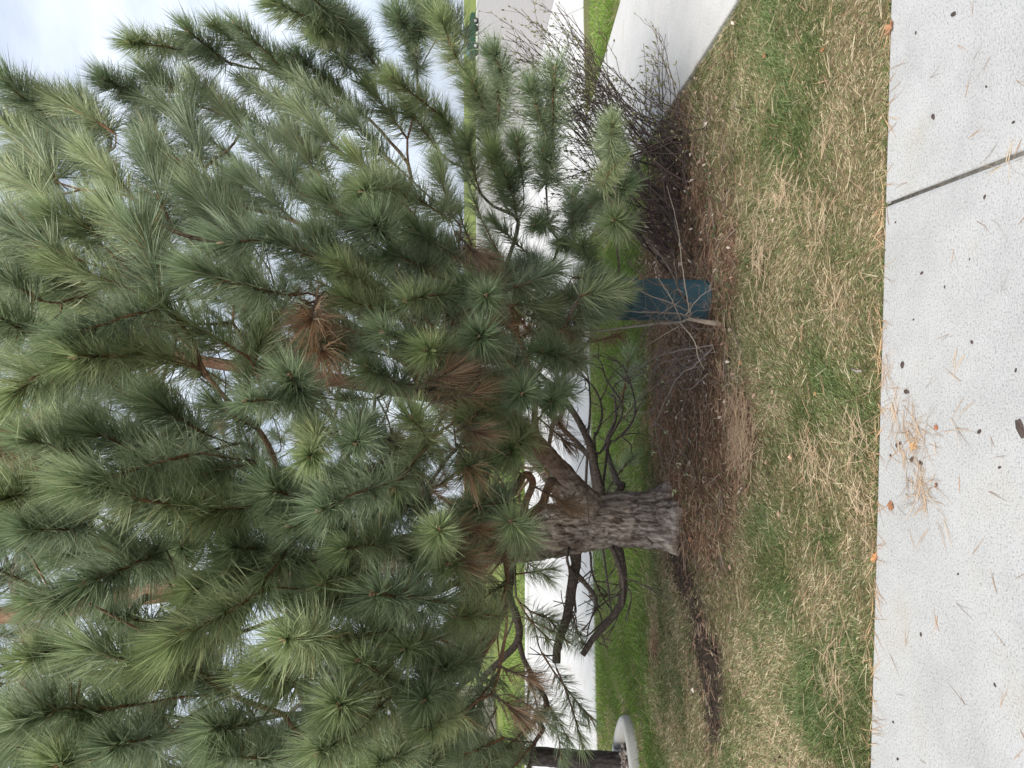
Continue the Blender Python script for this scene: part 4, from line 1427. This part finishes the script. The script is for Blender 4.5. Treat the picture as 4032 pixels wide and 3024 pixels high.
tube(mb, [(-0.035, 0, 0), (-0.01, 0.003, 0.004), (0.015, 0, 0.003), (0.04, -0.004, 0)], [0.0045, 0.0055, 0.005, 0.004], 7, (0.22, 0.19, 0.17), wob=0.3)
o = tag(mb.obj('short_stick', M_twig), 'short grey stick lying in the lawn by the sidewalk edge', 'stick'); o.location = (p[0], p[1], dz); o.rotation_euler = (0, 0, 1.5)

# ================================================================== bare shrub
def woody(mb, path, r0, r1, col, sides=5):
    path = np.asarray(path)
    tube(mb, path, np.linspace(r0, r1, len(path)), sides, col, 0, wob=0.15)


def bud(mb, p, d, L, col):
    d = unit(d)
    tube(mb, [p, p + d * L * 0.4, p + d * L * 0.75, p + d * L], [L * 0.08, L * 0.22, L * 0.17, L * 0.02], 5, col, 0)


sh_c = G(1470, 420)
shrub = tag(empty('bare_shrub', (sh_c[0], sh_c[1], -0.03)), 'bare many-stemmed shrub with dark twigs and opening buds, beside the walkway', 'shrub')
SHP = np.array([sh_c[0], sh_c[1], -0.03])
buds = MB()
n_stem = 112
for i in range(n_stem):
    t = rng.random()
    bx_, by = 1492 - 40 * t + rng.normal(0, 16), 265 + 320 * t + rng.normal(0, 20)
    if bx_ < 1425: bx_ = 1425 + rng.random() * 15
    p0 = G(bx_, by, -0.04)
    dep = (p0 - CAM) @ FWD
    u_ = rng.random()
    if u_ < 0.40: tx, ty = rng.uniform(1070, 1260), rng.uniform(5, 230)
    elif u_ < 0.72: tx, ty = rng.uniform(1050, 1300), rng.uniform(210, 520)
    elif u_ < 0.92: tx, ty = rng.uniform(1270, 1480), rng.uniform(60, 260)
    else: tx, ty = rng.uniform(1440, 1530), rng.uniform(170, 330)
    p3 = D(tx, ty, dep + rng.uniform(-0.45, 0.6))
    Lh = np.linalg.norm(p3 - p0)
    if Lh > 2.0:
        p3 = p0 + (p3 - p0) * 2.0 / Lh; Lh = 2.0
    dd = unit(p3 - p0)
    p1 = p0 + (dd * 0.7 + np.array([0.05, 0, 0.45]) + rng.normal(0, 0.12, 3)) * Lh * 0.33
    p2 = p0 + (p3 - p0) * 0.66 + rng.normal(0, 0.05, 3) * Lh
    path = bez(p0, p1, p2, p3, 14); path[1:-1] += rng.normal(0, 0.006, (12, 3))
    mb = MB()
    shade = rng.uniform(0.7, 1.5)
    col = np.array([0.085, 0.064, 0.057]) * shade
    r0 = rng.uniform(0.0035, 0.008)
    woody(mb, path, r0, 0.0018, col, 6)
    nt_ = rng.integers(4, 8)
    for k in range(nt_):
        f = rng.uniform(0.35, 0.97); j = min(12, int(f * 13))
        q = path[j]; tang = unit(path[j + 1] - path[j])
        L1 = rng.uniform(0.12, 0.42) * (1.15 - f * 0.5)
        e = unit(tang * 0.8 + rng.normal(0, 0.45, 3) + np.array([0.12, 0, 0.18]))
        tw = bez(q, q + e * L1 * 0.35, q + e * L1 * 0.7 + np.array([0, 0, 0.03]) * L1 * 3, q + unit(e + np.array([0, 0, 0.25])) * L1, 6)
        tw[1:-1] += rng.normal(0, 0.004, (4, 3))
        woody(mb, tw, 0.0026 * (1.2 - f * 0.4), 0.0012, col * 1.1, 4)
        for kk in range(rng.integers(1, 4)):
            j2 = rng.integers(2, 5); q2 = tw[j2]; e2 = unit(unit(tw[j2 + 1] - tw[j2]) + rng.normal(0, 0.5, 3))
            L2 = rng.uniform(0.04, 0.13)
            woody(mb, [q2, q2 + e2 * L2 * 0.5 + rng.normal(0, 0.004, 3), q2 + e2 * L2], 0.0015, 0.0009, col * 1.2, 4)
            if rng.random() < 0.75:
                bud(buds, q2 + e2 * L2, e2 + np.array([0.1, 0, 0.3]), rng.uniform(0.016, 0.03), np.array([0.25, 0.25, 0.12]) * rng.uniform(0.5, 1.5))
        nb = rng.integers(2, 6)
        for kk in range(nb):
            j2 = rng.integers(2, 6); bud(buds, tw[j2], unit(e + rng.normal(0, 0.5, 3) + np.array([0.1, 0, 0.3])), rng.uniform(0.014, 0.028), np.array([0.27, 0.26, 0.13]) * rng.uniform(0.5, 1.5))
    mb.v = [v - SHP.astype(np.float32) for v in mb.v]
    mb.obj('stem', M_twig, shrub)
buds.v = [v - SHP.astype(np.float32) for v in buds.v]
tag(buds.obj('leaf_buds', M_bud, shrub), kind='stuff')

# ================================================================== pale sapling before the pedestal
sb = G(1550, 697); sdep = (sb - CAM) @ FWD
sap = tag(empty('sapling', (sb[0], sb[1], -0.03)), 'pale thin-stemmed sapling sprouting from a stub beside the teal pedestal', 'sapling')
SB = np.array([sb[0], sb[1], -0.03])
saps = [([(1556, 700, .02), (1535, 697, 0), (1510, 693, 0), (1486, 688, 0)], .019, .012, (0.34, 0.27, 0.21)),
        ([(1488, 689, 0), (1467, 696, 0), (1420, 699, 0), (1350, 708, -.02), (1280, 714, 0), (1200, 708, .05), (1120, 690, .1)], .0095, .0045, (0.24, 0.215, 0.18)),
        ([(1489, 682, 0), (1460, 677, -.02), (1420, 675, -.03), (1350, 672, 0), (1270, 660, .05), (1180, 645, .1)], .006, .003, (0.24, 0.205, 0.165)),
        ([(1492, 680, 0), (1487, 660, -.02), (1480, 615, -.05), (1472, 560, -.05), (1462, 480, 0), (1440, 400, .05)], .0055, .002, (0.26, 0.22, 0.18)),
        ([(1490, 674, 0), (1452, 655, -.08), (1403, 638, -.1), (1351, 610, -.1)], .005, .0025, (0.22, 0.18, 0.15)),
        ([(1470, 692, 0), (1454, 652, -.08), (1440, 628, -.1), (1422, 600, -.12)], .0045, .002, (0.27, 0.23, 0.18)),
        ([(1469, 698, 0), (1490, 722, -.06), (1503, 745, -.08), (1508, 772, -.08), (1521, 798, -.06)], .0048, .002, (0.36, 0.30, 0.24)),
        ([(1467, 704, 0), (1430, 726, .05), (1396, 748, .1), (1380, 765, .12)], .004, .0018, (0.28, 0.23, 0.18)),
        ([(1480, 684, 0), (1500, 655, -.05), (1520, 635, -.06), (1545, 622, -.06)], .004, .002, (0.28, 0.24, 0.2)),
        ([(1400, 705, .0), (1370, 690, .05), (1335, 678, .1), (1325, 660, .1)], .003, .0015, (0.2, 0.16, 0.13)),
        ([(1485, 645, .05), (1440, 620, .0), (1403, 607, -.02), (1355, 563, .0)], .007, .004, (0.10, 0.082, 0.07)),
        ([(1490, 665, .05), (1470, 632, .0), (1452, 592, -.02), (1424, 549, .0), (1390, 510, .1)], .008, .005, (0.10, 0.082, 0.07))]
for k in range(22):
    y0, x0 = rng.uniform(600, 720), rng.uniform(1440, 1540)
    dx, dy = rng.normal(-45, 30), rng.normal(0, 35)
    saps.append(([(x0, y0, rng.uniform(-.12, .0)), (x0 + dx * .5 + rng.normal(0, 8), y0 + dy * .5 + rng.normal(0, 10), rng.uniform(-.12, .0)), (x0 + dx, y0 + dy, rng.uniform(-.12, .0)),
                  (x0 + dx * 1.3, y0 + dy * 1.6, rng.uniform(-.12, .0))], rng.uniform(.0016, .003), .0011, tuple(np.array([0.21, 0.165, 0.14]) * rng.uniform(0.5, 1.3))))
for pts, r0, r1, col in saps:
    mb = MB()
    path = smooth_path([D(px_, py_, sdep + e_) for px_, py_, e_ in pts], 7)
    path[1:-1] += rng.normal(0, 0.0015, path[1:-1].shape)
    tube(mb, path, np.linspace(r0, r1, len(path)), 8, col, 0, wob=0.2)
    if r0 < 0.0065:
        for k in range(rng.integers(2, 6)):
            j = rng.integers(len(path) // 3, len(path) - 1)
            e = unit(unit(path[j] - path[j - 1]) + rng.normal(0, 0.6, 3)); L1 = rng.uniform(0.04, 0.16)
            woody(mb, [path[j], path[j] + e * L1 * 0.5 + rng.normal(0, 0.006, 3), path[j] + e * L1], 0.0018, 0.001, np.array(col) * 0.85, 4)
    mb.v = [v - SB.astype(np.float32) for v in mb.v]
    mb.obj('stem', M_twig, sap)

# ================================================================== drooping leafing twigs right of the trunk
lb = G(1540, 755); ldep = (lb - CAM) @ FWD
lt = tag(empty('arching_twigs', (lb[0], lb[1], -0.03)), 'arching grey twigs with a few pale new leaves over brown litter, right of trunk', 'shrub')
LB = np.array([lb[0], lb[1], -0.03])
lvs = MB()
arch = [([(1540, 752, 0), (1500, 790, .0), (1467, 812, .05), (1440, 860, .1), (1415, 912, .1), (1400, 930, .1)], .006, .0025),
        ([(1542, 745, 0), (1480, 755, .05), (1419, 771, .1), (1374, 798, .15), (1345, 815, .2)], .0048, .002),
        ([(1415, 912, .1), (1440, 935, .05), (1455, 960, 0), (1452, 990, 0), (1440, 1010, 0)], .003, .0012),
        ([(1415, 905, .1), (1420, 960, .0), (1430, 1000, -.05), (1424, 1030, -.05)], .0026, .001),
        ([(1530, 760, 0), (1470, 790, .2), (1400, 800, .3), (1360, 820, .4)], .0036, .0015),
        ([(1545, 760, 0), (1490, 770, .15), (1420, 790, .25), (1390, 850, .3), (1330, 880, .4)], .0034, .0014),
        ([(1420, 880, .1), (1380, 900, .2), (1350, 940, .2), (1340, 960, .2)], .0024, .001),
        ([(1455, 960, 0), (1490, 1000, -.1), (1500, 1040, -.15)], .002, .001)]
for k in range(13):
    y0 = rng.uniform(700, 830)
    arch.append(([(1530 + rng.normal(0, 14), y0, .0 + rng.uniform(-.1, .3)), (1480, y0 + rng.uniform(-30, 40), rng.uniform(0, .4)), (1425, y0 + rng.uniform(-50, 90), rng.uniform(.1, .5)),
                  (rng.uniform(1360, 1430), y0 + rng.uniform(-60, 140), rng.uniform(.1, .6))], rng.uniform(.002, .0045), .0012))
for ai, (pts, r0, r1) in enumerate(arch):
    mb = MB()
    path = smooth_path([D(px_, py_, ldep + e_) for px_, py_, e_ in pts], 7)
    path[1:-1] += rng.normal(0, 0.0025, path[1:-1].shape)
    col = np.array([0.19, 0.16, 0.145]) * rng.uniform(0.6, 1.3)
    tube(mb, path, np.linspace(r0, r1, len(path)), 6, col, 0, wob=0.2)
    for k in range(rng.integers(1, 5)):
        j = rng.integers(len(path) // 3, len(path) - 1)
        e = unit(unit(path[j] - path[j - 1]) + rng.normal(0, 0.6, 3)); L1 = rng.uniform(0.05, 0.2)
        q = path[j] + e * L1
        woody(mb, [path[j], path[j] + e * L1 * 0.5 + rng.normal(0, 0.008, 3), q], 0.0017, 0.0009, col, 4)
        if ai < 8:
            for kk in range(2):
                bud(lvs, q + rng.normal(0, 0.004, 3), unit(e + rng.normal(0, 0.7, 3)), rng.uniform(0.018, 0.03), np.array([0.42, 0.46, 0.26]) * rng.uniform(0.7, 1.2))
    mb.v = [v - LB.astype(np.float32) for v in mb.v]
    mb.obj('stem', M_twig, lt)
lvs.v = [v - LB.astype(np.float32) for v in lvs.v]
tag(lvs.obj('new_leaves', M_bud, lt), kind='stuff')

# ================================================================== stone-edged bed at the left
bed = tag(empty('planting_bed', (PLANT_C[0], PLANT_C[1], 0)), 'oval bed of gravel edged with pale concrete on the lawn', 'planting bed')


def pl(t, k, z):
    c, s_ = math.cos(t), math.sin(t)
    e = 2 / 1.7
    return (math.copysign(abs(c) ** e, c) * (PLANT_A - k), math.copysign(abs(s_) ** e, s_) * (PLANT_B - k), z)


prof = [(-0.005, -0.08), (0.0, 0.035), (0.010, 0.052), (0.03, 0.06), (0.085, 0.056), (0.10, 0.042), (0.105, -0.05)]
cuts = [0.0, 0.62, 1.3, 2.2, 3.14, 4.1, 4.98, 5.62, 6.2832]
for k in range(len(cuts) - 1):
    mb = MB()
    ts = np.linspace(cuts[k] + 0.006, cuts[k + 1] - 0.006, 26)
    V = np.array([[pl(t, a_, z_) for a_, z_ in prof] for t in ts]); m = len(prof)
    I, J = np.meshgrid(np.arange(25), np.arange(m - 1), indexing='ij'); a = (I * m + J).ravel()
    F = np.concatenate([np.stack([a, a + m, a + m + 1], 1), np.stack([a, a + m + 1, a + 1], 1)])
    caps = [(0, i + 1, i) for i in range(1, m - 1)] + [(25 * m, 25 * m + i, 25 * m + i + 1) for i in range(1, m - 1)]
    mb.add(V.reshape(-1, 3), np.concatenate([F, np.array(caps)]))
    mb.obj('edging_section', M_edging, bed)
mb = MB()
n = 3600
t = rng.uniform(0, 6.283, n); r = np.sqrt(rng.random(n)) * 0.92
for i in range(n):
    p = np.array(pl(t[i], 0.13, 0)) * r[i]
    s_ = rng.uniform(0.010, 0.022)
    oc = np.array([(1, 0, 0), (-1, 0, 0), (0, 1, 0), (0, -1, 0), (0, 0, .7), (0, 0, -.7)]) * s_ * rng.uniform(0.7, 1.3, (6, 3))
    F = np.array([(0, 2, 4), (2, 1, 4), (1, 3, 4), (3, 0, 4), (2, 0, 5), (1, 2, 5), (3, 1, 5), (0, 3, 5)])
    base_c = [(0.16, 0.12, 0.10), (0.25, 0.20, 0.17), (0.34, 0.30, 0.27), (0.12, 0.10, 0.10)][rng.integers(0, 4)]
    mb.add(oc + p + np.array([0, 0, 0.020 + 0.02 * rng.random()]), F, np.array(base_c) * rng.uniform(0.7, 1.3))
tag(mb.obj('gravel', M_litter, bed, smooth=False), kind='stuff')

# ---- the dark tree standing in the bed, cut by the picture's left edge
tb = np.array([D(1345, 1652, 7.35)[0], PLANT_C[1] + 0.0, 0.0]); tdep = 7.3
btree = tag(empty('bed_tree', tb), 'dark-barked forking tree in the gravel bed at the left edge', 'tree')


def treepart(name, pts, r0, r1):
    mb = MB()
    path = smooth_path([D(a_, b_ - 14, c_) for a_, b_, c_ in pts], 12)
    bark_surface(mb, path - tb, np.linspace(r0, r1, len(path)), 40, 0.012, 12, 5, 71)
    return mb.obj(name, M_darkbark, btree)


treepart('trunk', [(1372, 1666, tdep), (1335, 1662, tdep), (1250, 1655, tdep), (1150, 1647, tdep), (1075, 1640, tdep), (1010, 1636, tdep), (930, 1640, tdep), (800, 1660, tdep), (600, 1690, tdep)], 0.115, 0.045)
treepart('fork', [(1120, 1640, tdep), (1060, 1618, tdep), (1000, 1606, tdep - .1), (900, 1590, tdep - .2), (760, 1570, tdep - .3), (600, 1560, tdep - .2)], 0.06, 0.008)
treepart('fork', [(1010, 1638, tdep), (940, 1665, tdep + .1), (860, 1700, tdep + .1), (700, 1760, tdep)], 0.05, 0.02)

# ================================================================== far house and parked car
def flat_mat(name, col, rough=0.7, nscale=8.0, var=0.12):
    m, nt, b = new_mat(name)
    n = noise_node(nt, nscale, 4, 0.6)
    r = ramp(nt, n.outputs['Fac'], [(0.3, tuple(c * (1 - var) for c in col)), (0.7, tuple(min(1, c * (1 + var)) for c in col))])
    nt.links.new(r.outputs['Color'], b.inputs['Base Color'])
    b.inputs['Roughness'].default_value = rough
    return m


M_stucco = flat_mat('beige stucco', (0.62, 0.53, 0.40)); M_roof = flat_mat('brown shingle', (0.12, 0.095, 0.08)); M_trim = flat_mat('white trim', (0.75, 0.74, 0.7))
M_glass = flat_mat('dark glass', (0.03, 0.04, 0.05), 0.08, 1.0); M_paint = flat_mat('green car paint', (0.008, 0.05, 0.03), 0.3, 1.0, 0.05); M_tyre = flat_mat('tyre rubber', (0.012, 0.012, 0.013), 0.8)
M_rim = flat_mat('grey rim', (0.35, 0.35, 0.36), 0.35)

house = tag(empty('house', (-24.5, 38, -0.05)), 'beige stucco house with brown roof beyond the street at far left', 'house')
mb = MB(); box(mb, (-7, -4, 0), (7, 4, 3.1)); mb.obj('wall', M_stucco, house, smooth=False)
mb = MB(); mb.add([(-7.5, -4.6, 3.0), (7.5, -4.6, 3.0), (7.5, 4.6, 3.0), (-7.5, 4.6, 3.0), (-7.5, 0, 5.2), (7.5, 0, 5.2)],
                  [(0, 1, 5), (0, 5, 4), (2, 3, 4), (2, 4, 5), (0, 4, 3), (1, 2, 5), (0, 3, 2), (0, 2, 1)]); mb.obj('roof', M_roof, house, smooth=False)
for wx in (-5.0, -1.5, 4.6):
    mb = MB(); box(mb, (wx - 0.75, -4.06, 1.0), (wx + 0.75, -3.9, 2.3)); fr = mb.obj('window', M_trim, house, smooth=False)
    mb = MB(); box(mb, (wx - 0.66, -4.075, 1.09), (wx + 0.66, -3.95, 2.21)); mb.obj('pane', M_glass, fr, smooth=False)
mb = MB(); box(mb, (1.0, -4.06, 0), (3.4, -3.9, 2.2)); mb.obj('garage_door', M_trim, house, smooth=False)

cy_ = 78.0
cx0 = (3024 - 45 * S - 1512) / F_PX * cy_
car = tag(empty('parked_car', (cx0 - 1.35, cy_ + 0.9, -0.028)), 'dark green parked car far down the side street behind needles', 'car')
prof_c = [(-2.2, 0.35), (2.2, 0.35), (2.25, 0.75), (1.9, 0.92), (1.0, 1.0), (0.35, 1.45), (-1.3, 1.5), (-2.0, 1.05), (-2.25, 0.9)]
mb = MB(); n = len(prof_c)
V = [(x, -0.85, z) for x, z in prof_c] + [(x, 0.85, z) for x, z in prof_c]
F = [(0, i, i + 1) for i in range(1, n - 1)] + [(n, n + i + 1, n + i) for i in range(1, n - 1)]
for i in range(n):
    j = (i + 1) % n; F += [(i, i + n, j + n), (i, j + n, j)]
mb.add(V, F); mb.obj('body', M_paint, car, smooth=False)
mb = MB(); mb.add([(0.85, -0.86, 1.0), (0.3, -0.86, 1.38), (-0.4, -0.86, 1.42), (-0.4, -0.86, 1.0)], [(0, 1, 2), (0, 2, 3)]); mb.obj('window', M_glass, car, smooth=False)
mb = MB(); mb.add([(-0.48, -0.86, 1.0), (-0.48, -0.86, 1.42), (-1.2, -0.86, 1.42), (-1.75, -0.86, 1.05)], [(0, 1, 2), (0, 2, 3)]); mb.obj('window', M_glass, car, smooth=False)
for sx in (-1.35, 1.35):
    for sy in (-0.8, 0.8):
        mb = MB(); tube(mb, [(sx, sy - 0.1, 0.32), (sx, sy + 0.1, 0.32)], 0.32, 20); wh = mb.obj('wheel', M_tyre, car)
        mb = MB(); tube(mb, [(sx, sy - 0.115, 0.32), (sx, sy - 0.09, 0.32)], 0.17, 16); mb.obj('rim', M_rim, wh)
